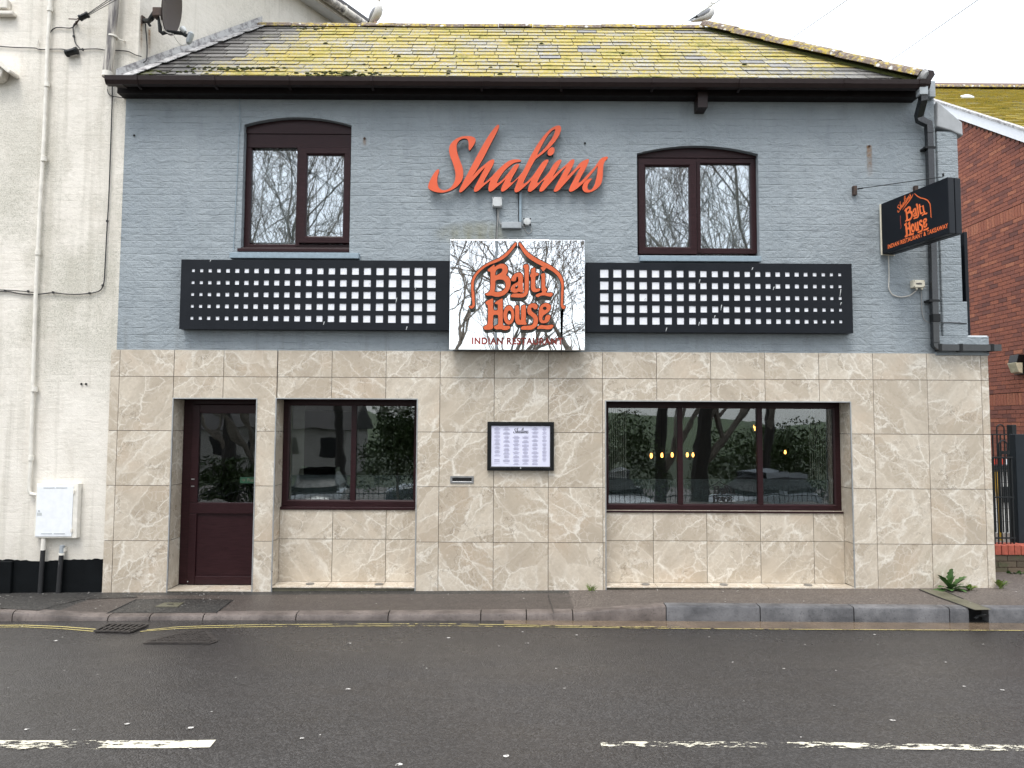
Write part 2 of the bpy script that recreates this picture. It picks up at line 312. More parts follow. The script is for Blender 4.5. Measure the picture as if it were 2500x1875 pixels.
def concrete(name, a, b, rough):
    t = NT(name, rough=rough); p = t.pos(); n = t.noise(p, 4, 6, .65); m = t.noise(p, 60, 4, .7)
    c = t.mix(t.ramp(n, (.35, 0.0), (.68, 1.0)), a, b); c = t.mix(t.math('MULTIPLY', t.ramp(m, (.56, 0.0), (.64, 1.0)), .6), c, tuple(x*.4 for x in a))
    t.set('col', c); t.set('nrm', t.bump(m, .4, .004)); return t.m
M['kerb'] = concrete('damp_brown_kerb', (.066, .053, .047), (.18, .15, .135), .42)
M['kerb2'] = concrete('grey_kerb', (.058, .058, .062), (.165, .163, .168), .45)
M['chan'] = concrete('mossy_channel', (.075, .072, .045), (.15, .14, .10), .5)
M['ledge'] = concrete('stained_ledge', (.10, .095, .06), (.2, .18, .13), .8)
def worn(name, col, amount, sc):
    t = NT(name, rough=.55); p = t.pos(); a = t.attr('wear')
    f = t.math('ADD', t.noise(t.mp(p, (.55, 1.6, 1)), sc, 6, .75), t.math('MULTIPLY', t.noise(p, sc*.12, 2, .5), .35))
    f = t.math('ADD', f, a)
    t.set('col', t.mix(t.noise(p, 30, 4, .6), col, tuple(c*.8 for c in col))); t.set('alpha', t.math('MULTIPLY', t.math('SUBTRACT', f, amount), 30.0, cl=True)); return t.m
M['ypaint'] = worn('worn_yellow_paint', (.50, .42, .17), .60, 22)
M['wpaint'] = worn('worn_white_paint', (.72, .68, .55), .66, 16)
M['water'] = plain('brown_gutter_water', (.135, .10, .07), .1, var=.35, sc=3)  # brown base colour for the whole strip of gutter water
M['gum'] = plain('pale_specks', (.55, .53, .5), .7)
M['leaf'] = plain('weed_leaf', (.055, .12, .028), .6, var=.4, sc=20)
M['leaf2'] = plain('pale_weed_leaf', (.13, .19, .035), .6, var=.4, sc=20)
M['moss'] = plain('moss', (.075, .085, .02), .95, var=.5, sc=40)
M['bark'] = plain('grey_bark', (.17, .145, .12), .9, var=.4, sc=10)
M['bark_shaded'] = plain('shaded_trunk_bark', (.03, .026, .022), .85, var=.4, sc=10)  # trunk bark darkened: its backlit shade is put into the colour
M['hedge'] = plain('hedge_leaf', (.040, .070, .014), .6, var=.6, sc=9)
M['grass'] = plain('rough_grass', (.032, .045, .017), .9, var=.4, sc=3)
M['farwall'] = plain('pale_house_wall', (.30, .28, .26), .9)
M['gullw'] = plain('gull_white_feathers', (.56, .55, .53), .7, var=.05)
M['gullg'] = plain('gull_grey_wing', (.24, .25, .275), .7)
M['gullp'] = plain('pink_leg', (.55, .36, .33), .6)
M['beak'] = plain('beak', (.45, .36, .16), .5)

# ------------------------------------------------------------------ mesh helpers
class MB:
    def __init__(s): s.v = []; s.f = []; s.at = {}
    def quad(s, a, b, c, d): i = len(s.v); s.v += [Vector(a), Vector(b), Vector(c), Vector(d)]; s.f.append((i, i+1, i+2, i+3)); return s
    def box(s, x0, x1, y0, y1, z0, z1, mat=None):
        i = len(s.v); ps = [Vector((x, y, z)) for x in (x0, x1) for y in (y0, y1) for z in (z0, z1)]
        if mat: ps = [mat @ p for p in ps]
        s.v += ps
        for q in ((0, 1, 3, 2), (4, 6, 7, 5), (0, 4, 5, 1), (2, 3, 7, 6), (0, 2, 6, 4), (1, 5, 7, 3)): s.f.append(tuple(i+k for k in q))
        return s
    def hexa(s, lo, hi):   # 4 lower points, 4 upper points
        i = len(s.v); s.v += [Vector(p) for p in lo]+[Vector(p) for p in hi]
        for q in ((3, 2, 1, 0), (4, 5, 6, 7), (0, 1, 5, 4), (1, 2, 6, 5), (2, 3, 7, 6), (3, 0, 4, 7)): s.f.append(tuple(i+k for k in q))
        return s
    def prism(s, pts, d):
        n = len(pts); i = len(s.v); d = Vector(d); s.v += [Vector(p) for p in pts]+[Vector(p)+d for p in pts]
        s.f.append(tuple(range(i, i+n))[::-1]); s.f.append(tuple(range(i+n, i+2*n)))
        for k in range(n): s.f.append((i+k, i+(k+1) % n, i+n+(k+1) % n, i+n+k))
        return s
    def tube(s, path, r, n=8, cap=True):
        path = [Vector(p) for p in path]; rs = r if isinstance(r, (list, tuple)) else [r]*len(path); base = len(s.v); up = None
        for k, p in enumerate(path):
            t = (path[min(k+1, len(path)-1)]-path[max(k-1, 0)]).normalized()
            if up is None: up = t.orthogonal().normalized()
            up = (up - t*up.dot(t)); up = up.normalized() if up.length > 1e-6 else t.orthogonal().normalized()
            b = t.cross(up)
            for j in range(n):
                a = 2*math.pi*j/n; s.v.append(p+(up*math.cos(a)+b*math.sin(a))*rs[k])
        for k in range(len(path)-1):
            for j in range(n): s.f.append((base+k*n+j, base+k*n+(j+1) % n, base+(k+1)*n+(j+1) % n, base+(k+1)*n+j))
        if cap: s.f.append(tuple(base+j for j in range(n))[::-1]); s.f.append(tuple(base+(len(path)-1)*n+j for j in range(n)))
        return s
    def sqtube(s, path, w, d):   # square pipe with mitred bends; w across x, d across y
        base = len(s.v); path = [Vector(p) for p in path]
        for k, p in enumerate(path):
            t = (path[min(k+1, len(path)-1)]-path[max(k-1, 0)]).normalized()
            y = Vector((0, 1, 0)); x = t.cross(y)
            if x.length < .2: y = Vector((0, 0, 1)); x = t.cross(y)
            x.normalize(); y = x.cross(t)
            for a, b in ((-1, -1), (1, -1), (1, 1), (-1, 1)): s.v.append(p+x*a*w/2+y*b*d/2)
        for k in range(len(path)-1):
            for j in range(4): s.f.append((base+k*4+j, base+k*4+(j+1) % 4, base+(k+1)*4+(j+1) % 4, base+(k+1)*4+j))
        e = base+(len(path)-1)*4; s.f.append((base, base+3, base+2, base+1)); s.f.append((e, e+1, e+2, e+3)); return s
    def frame(s, x0, x1, z0, z1, w, y0, y1, b=.012):
        L = []
        for ins, y in ((0, y1), (0, y0), (w, y0), (w+b, y0+b), (w+b, y1)):
            i = len(s.v); L.append(i); s.v += [Vector((x0+ins, y, z0+ins)), Vector((x1-ins, y, z0+ins)), Vector((x1-ins, y, z1-ins)), Vector((x0+ins, y, z1-ins))]
        for a, c in zip(L, L[1:]):
            for j in range(4): s.f.append((a+j, a+(j+1) % 4, c+(j+1) % 4, c+j))
        for j in range(4): s.f.append((L[-1]+j, L[-1]+(j+1) % 4, L[0]+(j+1) % 4, L[0]+j))
        return s
    def lathe(s, prof, o, ax=(0, 0, 1), n=16):   # prof: (radius, along axis)
        ax = Vector(ax).normalized(); u = ax.orthogonal().normalized(); w = ax.cross(u); o = Vector(o); base = len(s.v)
        for r, h in prof:
            for j in range(n):
                a = 2*math.pi*j/n; s.v.append(o+ax*h+(u*math.cos(a)+w*math.sin(a))*r)
        for k in range(len(prof)-1):
            for j in range(n): s.f.append((base+k*n+j, base+k*n+(j+1) % n, base+(k+1)*n+(j+1) % n, base+(k+1)*n+j))
        s.f.append(tuple(base+j for j in range(n))[::-1]); e = base+(len(prof)-1)*n; s.f.append(tuple(e+j for j in range(n))); return s
    def loft(s, rings, n=14):    # rings: (centre, r_up, r_side); side axis given by s.side
        base = len(s.v); cs = [Vector(r[0]) for r in rings]; side = s.side
        for k, (c, ru, rs) in enumerate(rings):
            t = (cs[min(k+1, len(cs)-1)]-cs[max(k-1, 0)]).normalized(); up = side.cross(t).normalized()
            for j in range(n):
                a = 2*math.pi*j/n; s.v.append(Vector(c)+up*math.cos(a)*ru+side*math.sin(a)*rs)
        for k in range(len(rings)-1):
            for j in range(n): s.f.append((base+k*n+j, base+k*n+(j+1) % n, base+(k+1)*n+(j+1) % n, base+(k+1)*n+j))
        s.f.append(tuple(base+j for j in range(n))[::-1]); e = base+(len(rings)-1)*n; s.f.append(tuple(e+j for j in range(n))); return s
    def mark(s, **kw):           # per-face attributes for the faces added since the last mark
        for k, v in kw.items():
            l = s.at.setdefault(k, []); l += [v]*(len(s.f)-len(l))
        return s
    def mesh(s, name, mats, smooth=False, origin=None):
        me = bpy.data.meshes.new(name); o = origin or Vector()
        me.from_pydata([tuple(v-o) for v in s.v], [], s.f)
        for k, l in s.at.items():
            a = me.attributes.new(k, 'FLOAT', 'FACE'); a.data.foreach_set('value', l)
        for m in (mats if isinstance(mats, list) else [mats]): me.materials.append(m)
        bm = bmesh.new(); bm.from_mesh(me); bmesh.ops.recalc_face_normals(bm, faces=bm.faces[:]); bm.to_mesh(me); bm.free()
        if smooth:
            me.polygons.foreach_set('use_smooth', [True]*len(me.polygons)); 
            try: me.set_sharp_from_angle(angle=math.radians(40))
            except Exception: pass
        return me
    def build(s, name, mat, parent=None, smooth=False, bevel=0, origin=None):
        return put(name, s.mesh(name, mat, smooth, origin), parent, bevel, origin)
def root_loc(p):
    l = p.location.copy()
    while p.parent: p = p.parent
    return p.location.copy()
def put(name, me, parent=None, bevel=0, origin=None):
    o = bpy.data.objects.new(name, me); COL.objects.link(o)
    if origin: o.location = origin
    if parent: adopt(o, parent)
    if bevel:
        b = o.modifiers.new('bevel', 'BEVEL'); b.width = bevel; b.segments = 2; b.limit_method = 'ANGLE'; b.angle_limit = math.radians(40)
    return o
def world_of(o):
    m = Matrix.Translation(o.location) @ o.rotation_euler.to_matrix().to_4x4()
    return (world_of(o.parent) @ o.matrix_parent_inverse @ m) if o.parent else m
def adopt(o, parent):
    o.parent = parent; o.matrix_parent_inverse = world_of(parent).inverted(); return o
def tag(o, label=None, cat=None, group=None, kind=None):
    for k, v in (('label', label), ('category', cat), ('group', group), ('kind', kind)):
        if v: o[k] = v
    return o
def thing(name, loc, label, cat, group=None):
    o = bpy.data.objects.new(name, None); COL.objects.link(o); o.location = loc; o.empty_display_size = .1
    return tag(o, label, cat, group)
def sheet_fill(loops, name='shape', extrude=0.0, offset=0.0, bevel=0.0):
    c = bpy.data.curves.new(name, 'CURVE'); c.dimensions = '2D'; c.fill_mode = 'BOTH'; c.extrude = extrude; c.offset = offset; c.bevel_depth = bevel; c.bevel_resolution = 1
    for lp in loops:
        sp = c.splines.new('POLY'); sp.points.add(len(lp)-1); sp.use_cyclic_u = True
        for q, p in zip(sp.points, lp): q.co = (p[0], p[1], 0, 1)
    return from_curve(c, name)
def from_curve(c, name):
    o = bpy.data.objects.new(name, c); COL.objects.link(o); bpy.context.view_layer.update()
    me = bpy.data.meshes.new_from_object(o.evaluated_get(bpy.context.evaluated_depsgraph_get())); bpy.data.objects.remove(o); bpy.data.curves.remove(c); me.name = name; return me
UPR = Matrix(((1, 0, 0, 0), (0, 0, -1, 0), (0, 1, 0, 0), (0, 0, 0, 1)))   # drawing plane -> upright facing the street
def upright(me, name, mat, Y, parent=None, mtx=None):
    me.transform(mtx or (Matrix.Translation((0, Y, 0)) @ UPR)); me.materials.clear(); me.materials.append(mat)
    return put(name, me, parent)
def text_mesh(body, height, width=None, bold=.0, ext=.001, track=1.0):
    c = bpy.data.curves.new('text', 'FONT'); c.body = body; c.size = 1; c.extrude = 0; c.offset = bold; c.space_character = track
    me = from_curve(c, 'lettering'); xs = [v.co.x for v in me.vertices]; ys = [v.co.y for v in me.vertices]
    x0, x1, y0, y1 = min(xs), max(xs), min(ys), max(ys); sy = height/(y1-y0); sx = (width/(x1-x0)) if width else sy
    me.transform(Matrix.Diagonal((sx, sy, 1, 1)) @ Matrix.Translation((-x0, -y0, 0))); return me
def chaikin(p, it=1, closed=True):
    for _ in range(it):
        q = []; n = len(p)
        for i in range(n if closed else n-1):
            a, b = p[i], p[(i+1) % n]; q += [(a[0]*.8+b[0]*.2, a[1]*.8+b[1]*.2), (a[0]*.2+b[0]*.8, a[1]*.2+b[1]*.8)]
        p = q if closed else [p[0]]+q+[p[-1]]
    return p

# ================================================================== GROUND
def lerp(a, b, t): return a+(b-a)*t
def pw(tab, x):
    if x <= tab[0][0]: return tab[0][1]
    for (a, b), (c, d) in zip(tab, tab[1:]):
        if x <= c: return lerp(b, d, (x-a)/(c-a))
    return tab[-1][1]
RZ = -.10
KY = [(-6, -.99), (-4.07, -.949), (-3.16, -.92), (-2.16, -.88), (-.18, -.86), (.8, -.846), (2.35, -.848), (4.17, -.862), (7, -.87)]
KZ = [(-6, .0), (-4.1, .0), (-3.17, -.058), (-2.2, -.047), (-.2, -.034), (1.42, -.018), (2.34, .048), (4, .044), (7, .038)]
ZW = [(-6, -.075), (-3.65, -.046), (6.08, .046), (9, .06)]
def gz(x, y):
    yk = pw(KY, x)+.12; t = max(0, min(1, y/yk)); return lerp(pw(ZW, x), pw(KZ, x), t)
def AG(px, py, dz=0.0):
    p = AZ(px, py, 0)
    for _ in range(6): p = AZ(px, py, gz(p.x, p.y)+dz)
    return p
g = MB(); g.quad((-400, -8.6, -.16), (400, -8.6, -.16), (400, 400, -.16), (-400, 400, -.16)); g.quad((-400, -8.6, -.16), (400, -8.6, -.16), (400, -8.9, -.5), (-400, -8.9, -.5)); g.quad((-400, -8.9, -.5), (400, -8.9, -.5), (400, -11, -1.2), (-400, -11, -1.2)); g.quad((-400, -11, -1.2), (400, -11, -1.2), (400, -500, -1.2), (-400, -500, -1.2))
tag(g.build('ground', M['grass']), kind='structure')
g = MB(); g.quad((-30, -11.2, -1.19), (30, -11.2, -1.19), (30, -26, -1.19), (-30, -26, -1.19)); tag(g.build('car_park', M['pave2']), kind='structure')
g = MB(); g.quad((-60, -6.25, RZ), (60, -6.25, RZ), (60, -.70, RZ), (-60, -.70, RZ))
road = tag(g.build('road', M['road']), kind='structure')
xs = sorted([-9, -6, -5, -4.1, -3.6, -3.17, -2.7, -2.2, -1.5, -1, -.2, .4, 1.0, 1.42, 1.9, 2.34, 3, 3.6, 4, 4.5, 5, 5.5, 6.08, 7, 9])
g = MB()
def pvt(x, k): yk = pw(KY, x)+.12; y = (yk, lerp(yk, -.13, .5), -.13, .06)[k]; return Vector((x, y, gz(x, min(y, 0))))
for a, b in zip(xs, xs[1:]):
    for k in range(3):
        g.quad(pvt(a, k), pvt(b, k), pvt(b, k+1), pvt(a, k+1))
pv = g.mesh('pavement', [M['pave'], M['pave2'], M['pave3']])
for p in pv.polygons:
    c = p.center; p.material_index = 1 if c.x > 1.42 else (2 if (c.y > -.13 or c.x < -3.7) else 0)
pave = tag(put('pavement', pv), kind='structure')
g = MB(); g.quad((6.1, -.0, .045), (12, -.0, .07), (12, 9, .07), (6.1, 9, .045)); g.quad((5.7, .0, .03), (6.1, .0, .04), (6.1, 9, .04), (5.7, 9, .03))
tag(g.build('alley_path', M['pave2']), kind='structure')
g = MB(); g.box(-60, 60, -8.6, -6.25, -.3, .0); tag(g.build('far_pavement', M['pave2']), kind='structure')
def patch(name, pts, mat, dz=.004, parent=pave):
    m = MB(); P = [AG(x, y, dz) for x, y in pts]; i = len(m.v); m.v += P; m.f.append(tuple(range(len(P)))); return m.build(name, mat, parent)
patch('trench_patch', [(266, 1496), (300, 1478), (336, 1463), (420, 1462), (566, 1464), (540, 1486), (528, 1495), (380, 1496)], M['pave3'])
patch('gravel_edge', [(0, 1452), (120, 1448), (250, 1448), (330, 1450), (336, 1458), (200, 1463), (150, 1475), (95, 1490), (0, 1485)], M['pave3'], .005)
def joint(pts, w=.012, mat='hole'):
    m = MB(); P = [AG(x, y, .006) for x, y in pts]
    for a, b in zip(P, P[1:]):
        n = Vector((0, 0, 1)).cross(b-a).normalized()*w*.5; m.quad(a-n, b-n, b+n, a+n)
    return m.build('pavement_joint', M[mat], pave)
joint([(262, 1497), (290, 1484), (334, 1463)], .022); joint([(334, 1463), (440, 1462), (565, 1464)], .008, 'pave3'); joint([(527, 1496), (540, 1486), (570, 1464)], .010)
joint([(1338, 1452), (1352, 1496)], .008, 'pave3'); joint([(150, 1459), (185, 1456), (196, 1449)], .014)
# kerb of single stones
kerb = tag(thing('kerb', (0, -.9, -.1), None, None), kind='structure')
kx = [AZ(p, 1508, -.03).x for p in (-230, 5, 240, 343, 476, 709, 940, 1172, 1286, 1402, 1634, 1866, 2096, 2330, 2378)]+[None]+[AZ(p, 1508, -.03).x for p in (2424, 2656, 2900)]
for a, b in zip(kx, kx[1:]):
    if a is None or b is None: continue
    m = MB(); n = 4; base = []
    for k in range(n+1):
        x = lerp(a+.005, b-.005, k/n); y = pw(KY, x); z = pw(KZ, x); rr = .045 if x < 1.5 else .022; base.append(len(m.v))
        for q in ((y, -.2), (y, z-rr), (y+rr*.3, z-rr*.3), (y+rr, z), (y+.125, z+.002), (y+.125, -.2)): m.v.append(Vector((x, q[0], q[1])))
    for p, q in zip(base, base[1:]):
        for j in range(6): m.f.append((p+j, p+(j+1) % 6, q+(j+1) % 6, q+j))
    m.f.append(tuple(base[0]+j for j in range(6))); m.f.append(tuple(base[-1]+j for j in range(6)))
    m.build('kerb_stone', M['kerb'] if b < 2.4 else M['kerb2'], kerb, smooth=True)
a, b = AZ(2378, 1508, -.03).x, AZ(2424, 1508, -.03).x
m = MB(); m.box(a, b, pw(KY, a)+.10, pw(KY, a)+.12, -.12, .03); m.box(a-.004, a+.012, pw(KY, a)+.03, pw(KY, a)+.1, -.12, .03); m.box(a, b, pw(KY, a)+.01, pw(KY, a)+.1, -.12, -.092)
dr = tag(m.build('drain_outlet', M['hole']), 'square black drain outlet in the kerb at the end of the mossy channel', 'drain')
m = MB(); m.tube([AG(2412, 1490)+Vector((0, .03, -.05)), AG(2412, 1490)+Vector((-.06, .06, -.07)), AG(2400, 1490)+Vector((-.05, .05, -.09))], .012, 6); m.build('pipe_end', M['iron'], dr)
m = MB(); P = [AG(x, y, .005) for x, y in ((2243, 1438), (2300, 1440), (2352, 1462), (2421, 1488), (2380, 1489), (2290, 1457))]; m.v += P; m.f.append(tuple(range(6)))
ch = tag(m.build('drain_channel', M['chan']), 'mossy sunken drain channel crossing the pavement to the kerb outlet', 'drain channel')
m = MB()
for a, b in (((2243, 1438), (2290, 1457)), ((2290, 1457), (2380, 1489)), ((2300, 1440), (2352, 1462))):
    P, Q = AG(*a, .008), AG(*b, .008); n = Vector((0, 0, 1)).cross(Q-P).normalized()*.007; m.quad(P-n, Q-n, Q+n, P+n)
m.build('channel_edge', M['hole'], ch)
# painted lines
def line_strip(name, pts, w, mat, dz=.004, wear=lambda x: .2, seg=3):
    m = MB(); P = [AZ(x, y, RZ+dz) for x, y in pts]; Q = []
    for a, b in zip(P, P[1:]): Q += [a.lerp(b, k/seg) for k in range(seg)]
    Q.append(P[-1])
    for a, b in zip(Q, Q[1:]):
        n = Vector((0, 0, 1)).cross(b-a).normalized()*w*.5; m.quad(a-n, b-n, b+n, a+n); m.mark(wear=wear((a.x+b.x)/2))
    return m.build(name, M[mat], road)
line_strip('yellow_line', [(-200, 1527), (0, 1526.5), (60, 1526), (150, 1529.5), (245, 1537)], .021, 'ypaint', wear=lambda x: .07)
line_strip('yellow_line', [(-200, 1531), (0, 1530.8), (60, 1530.3), (150, 1534.5), (228, 1541)], .017, 'ypaint', wear=lambda x: .05)
line_strip('yellow_line', [(358, 1538), (430, 1530.5), (500, 1528), (620, 1525.2), (900, 1523), (1100, 1522.8), (1400, 1528), (1500, 1530), (1660, 1530)], .018, 'ypaint', wear=lambda x: .06 if x < -1.6 else -.035)
line_strip('yellow_line', [(342, 1541.5), (430, 1534.5), (500, 1532.2), (620, 1530), (900, 1528), (1100, 1527.8), (1400, 1531.2), (1640, 1534), (2000, 1536.5), (2500, 1539), (2900, 1541)], .016, 'ypaint', wear=lambda x: .05 if x < -1.6 else (-.025 if x < 2 else -.01))
line_strip('white_line', [(-300, 1816), (0, 1816.5), (250, 1816.5), (420, 1817), (520, 1815)], .10, 'wpaint', wear=lambda x: .075 if x > -1.62 else -.015, seg=8)
line_strip('white_line', [(-300, 1822), (0, 1823), (250, 1823)], .06, 'wpaint', .005, wear=lambda x: -.04, seg=8)
line_strip('white_line', [(1467, 1817), (1700, 1817), (2000, 1818), (2250, 1823), (2500, 1826), (2900, 1832)], .075, 'wpaint', wear=lambda x: -.055 if x < 2.4 else -.005, seg=8)
# water lying in the gutter
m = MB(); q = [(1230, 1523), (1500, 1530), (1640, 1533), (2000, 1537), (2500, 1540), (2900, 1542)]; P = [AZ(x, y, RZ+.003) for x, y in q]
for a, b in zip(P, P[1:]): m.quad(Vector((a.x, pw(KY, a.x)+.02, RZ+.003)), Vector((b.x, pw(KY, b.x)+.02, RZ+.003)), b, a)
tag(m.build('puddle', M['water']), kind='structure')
# gully grate, manhole, stopcock
def bil(c, u, v): return c[0].lerp(c[1], u).lerp(c[3].lerp(c[2], u), v)
C4 = [AZ(230.4, 1544.5, RZ), AZ(318, 1546.5, RZ), AZ(362, 1529, RZ), AZ(266.5, 1527.5, RZ)]
gr = thing('gully_grate', sum(C4, Vector())/4, 'black iron gully grate with slanting bars interrupting the yellow lines', 'drain grate')
m = MB(); m.quad(*[p+Vector((0, 0, .006)) for p in C4]); m.build('gully_pit', M['hole'], gr)
def bar(m, u0, u1, v0, v1, h=.012): 
    L = [bil(C4, u, v) for u, v in ((u0, v0), (u1, v0), (u1, v1), (u0, v1))]; m.hexa([p+Vector((0, 0, .007)) for p in L], [p+Vector((0, 0, .007+h)) for p in L])
m = MB(); bar(m, 0, 1, -.02, .05, .014); bar(m, 0, 1, .95, 1.02, .014); bar(m, -.03, .03, .05, .95, .014); bar(m, .97, 1.03, .05, .95, .014); m.build('grate_frame', M['castiron'], gr)
for k in range(1, 7): m = MB(); u = k/7; bar(m, u-.03, u+.03, .052, .468); bar(m, u-.03, u+.03, .532, .948); m.build('grate_bar', M['castiron'], gr)
m = MB(); bar(m, .031, .969, .47, .53, .013); m.build('grate_crossbar', M['castiron'], gr)
mp = [AZ(200+x/5.267, 1440+y/5.267, RZ+.005) for x, y in ((785, 692), (850, 652), (1290, 530), (1610, 520), (1745, 640), (1745, 665), (1660, 694))]
mc = thing('manhole_cover', sum(mp, Vector())/7, 'studded iron manhole cover set in the road near the gully grate', 'manhole cover')
m = MB(); m.prism(mp, (0, 0, .004)); m.build('cover_frame', M['castiron'], mc)
ctr = sum(mp, Vector())/7; ip = [ctr+(p-ctr)*.9+Vector((0, 0, .0045)) for p in mp]; m = MB(); m.prism(ip, (0, 0, .004)); m.build('lid', M['castiron'], mc)
m = MB(); lo = Vector((min(p.x for p in ip), min(p.y for p in ip), 0)); hi = Vector((max(p.x for p in ip), max(p.y for p in ip), 0))
def inside(pt, poly):
    c = False; n = len(poly)
    for i in range(n):
        a, b = poly[i], poly[i-1]
        if (a.y > pt.y) != (b.y > pt.y) and pt.x < (b.x-a.x)*(pt.y-a.y)/(b.y-a.y)+a.x: c = not c
    return c
sp_ = [ctr+(p-ctr)*.84 for p in mp]
yy = lo.y; k = 0
while yy < hi.y:
    xx = lo.x+(.03 if k % 2 else 0)
    while xx < hi.x:
        if inside(Vector((xx, yy, 0)), sp_): m.box(xx-.018, xx+.018, yy-.012, yy+.012, RZ+.0135, RZ+.0185)
        xx += .06
    yy += .045; k += 1
tag(m.build('lid_stud', M['castiron'], mc), kind='stuff')
sq = [AG(x, y, .004) for x, y in ((379, 1482.5), (433.5, 1482.5), (448.7, 1472.7), (401, 1472.7))]
sc_ = thing('access_cover', sum(sq, Vector())/4, 'small rectangular water cover in the pavement in front of the door', 'access cover')
m = MB(); m.prism(sq, (0, 0, .008)); m.build('lid', M['chan'], sc_)
c0 = sum(sq, Vector())/4; m = MB(); m.box(c0.x-.03, c0.x+.03, c0.y-.012, c0.y+.012, c0.z+.004, c0.z+.011); m.build('lift_handle', M['castiron'], sc_)
# flattened gum, droppings and leaf litter
m = MB()
def speck(p, r):
    n = 7; i = len(m.v); a0 = rnd.random()*6; e = .5+rnd.random()*.5
    for j in range(n):
        a = a0+2*math.pi*j/n; q = r*(.7+.6*rnd.random()); m.v.append(p+Vector((math.cos(a)*q, math.sin(a)*q*e, 0)))
    m.f.append(tuple(range(i, i+n)))
for px, py in ((737, 1802), (180, 1781), (465, 1776), (310, 1767), (1287, 1570), (1378, 1680), (968, 1868), (974, 1866), (1236, 1845), (2178, 1758), (1914, 1632), (2037, 1722), (852, 1570), (1408, 1550), (850, 1682), (2353, 1675), (1095, 1557), (2135, 1549), (65, 1780), (135, 1564), (2447, 1684)):
    for q in range(2): p = AZ(px+rnd.uniform(-3, 3)*q, py+rnd.uniform(-.6, .6)*q, RZ+.005); speck(p, rnd.uniform(.009, .02)/(1+q))
for k in range(80):
    x, y = rnd.uniform(-5, 7), rnd.uniform(-4.2, -1.1); speck(Vector((x, y, RZ+.005)), rnd.uniform(.003, .009))
for k in range(150):
    x = rnd.uniform(-4.6, 6.5) if k % 3 else rnd.uniform(-4.6, -2); y = -abs(rnd.gauss(0, .16))-.02 if k % 2 else rnd.uniform(-.7, -.05); speck(Vector((x, y, gz(x, y)+.008)), rnd.uniform(.003, .009))
tag(m.build('ground_specks', M['gum']), kind='stuff')

# ================================================================== RESTAURANT
rest = thing('restaurant', (1.2, 0, 0), 'two storey blue grey brick restaurant with marble tiled ground floor and mossy slate roof', 'restaurant')
BX0, BX1, ZT, ZE = -3.6, 5.58, 2.608, A(1250, 199, -.22).z
WD = .012
def wall_open(m, x0, x1, z0, z1, ops, Y, depth):
    # ops: (xa, xb, za, spring z, crown z); arch heads in slices, with reveals
    ops = sorted(ops); x = x0
    for xa, xb, za, zs, zc in ops:
        m.quad((x, Y, z0), (xa, Y, z0), (xa, Y, z1), (x, Y, z1)); m.quad((xa, Y, z0), (xb, Y, z0), (xb, Y, za), (xa, Y, za)); n = 20
        def zt(t): return zs+(zc-zs)*(1-(2*t-1)**2)
        for k in range(n):
            t0, t1 = k/n, (k+1)/n; a, b = lerp(xa, xb, t0), lerp(xa, xb, t1)
            m.quad((a, Y, zt(t0)), (b, Y, zt(t1)), (b, Y, z1), (a, Y, z1)); m.quad((a, Y, zt(t0)), (a, Y+depth, zt(t0)), (b, Y+depth, zt(t1)), (b, Y, zt(t1)))
        m.quad((xa, Y, za), (xa, Y+depth, za), (xa, Y+depth, zs), (xa, Y, zs)); m.quad((xb, Y, za), (xb, Y+depth, za), (xb, Y+depth, zs), (xb, Y, zs)); m.quad((xa, Y, za), (xb, Y, za), (xb, Y+depth, za), (xa, Y+depth, za)); x = xb
    m.quad((x, Y, z0), (x1, Y, z0), (x1, Y, z1), (x, Y, z1))
UL = (-2.252, -1.035, 3.725, 5.178, 5.268); UR = (2.197, 3.569, 3.70, 4.87, 4.962)
m = MB(); wall_open(m, BX0, BX1, ZT-.02, ZE+.12, [UL, UR], WD, .2)
m.quad((BX1, WD, 0), (BX1, 4.4, 0), (BX1, 4.4, ZE), (BX1, WD, ZE)); m.quad((BX0, 4.4, 0), (BX1, 4.4, 0), (BX1, 4.4, ZE), (BX0, 4.4, ZE))
m.build('painted_wall', M['blue'], rest)
# stepped buttress at the right hand end
m = MB(); m.box(5.585, 5.815, -.018, .5, 3.19, 5.13); m.box(5.585, 5.862, -.02, .5, 2.80, 3.1895); m.box(5.50, 6.088, -.022, .5, ZT-.02, 2.7995)
m.build('buttress', M['blue'], rest, bevel=.008)
p = [A(2284, 250), A(2345, 302), A(2347, 335), A(2318, 322), A(2284, 312)]; m = MB(); m.prism([Vector((q.x, -.035, q.z)) for q in p], (0, .5, 0)); m.build('buttress_cap', M['capl'], rest, bevel=.012)
m = MB(); m.quad((6.12, -.0, 2.804), (6.09, -.0, 2.804), (6.09, .4, 2.804), (6.12, .4, 2.804)); m.box(5.865, 6.085, .0, .4, 2.80, 2.812); m.build('buttress_flashing', M['mwhite'], rest)

# --- tile cladding, one object per tile
colx = [-3.654]+[-3.5515, -2.9515, -2.4]+[-1.8+.6*k for k in range(14)]+[6.085]
rowz = [2.608, 2.313, 1.713, 1.113, .513, None]
OP = [(-2.947, -2.022, 2.072), (-1.810, -.248, 2.076), (1.831, 4.543, 2.066)]     # door, window, wide window recesses
clad = MB(); 
zb = lambda x: pw(ZW, x)-.015
def solid(x): return not any(a-.0 < x < b for a, b, _ in OP)
xsplit = sorted([-3.652, 6.083]+[v for o in OP for v in o[:2]])
for a, b in zip(xsplit, xsplit[1:]):
    mid = (a+b)/2; o = [o for o in OP if o[0] < mid < o[1]]; z0 = o[0][2] if o else -.1; ins = 0 if o else .0105
    clad.box(a+(ins if a > -3.6 else 0), b-(ins if b < 6 else 0), .0095, .2, z0+.003, 2.60)
cl = clad.build('tiled_wall', M['grout'], rest)
G = .0028
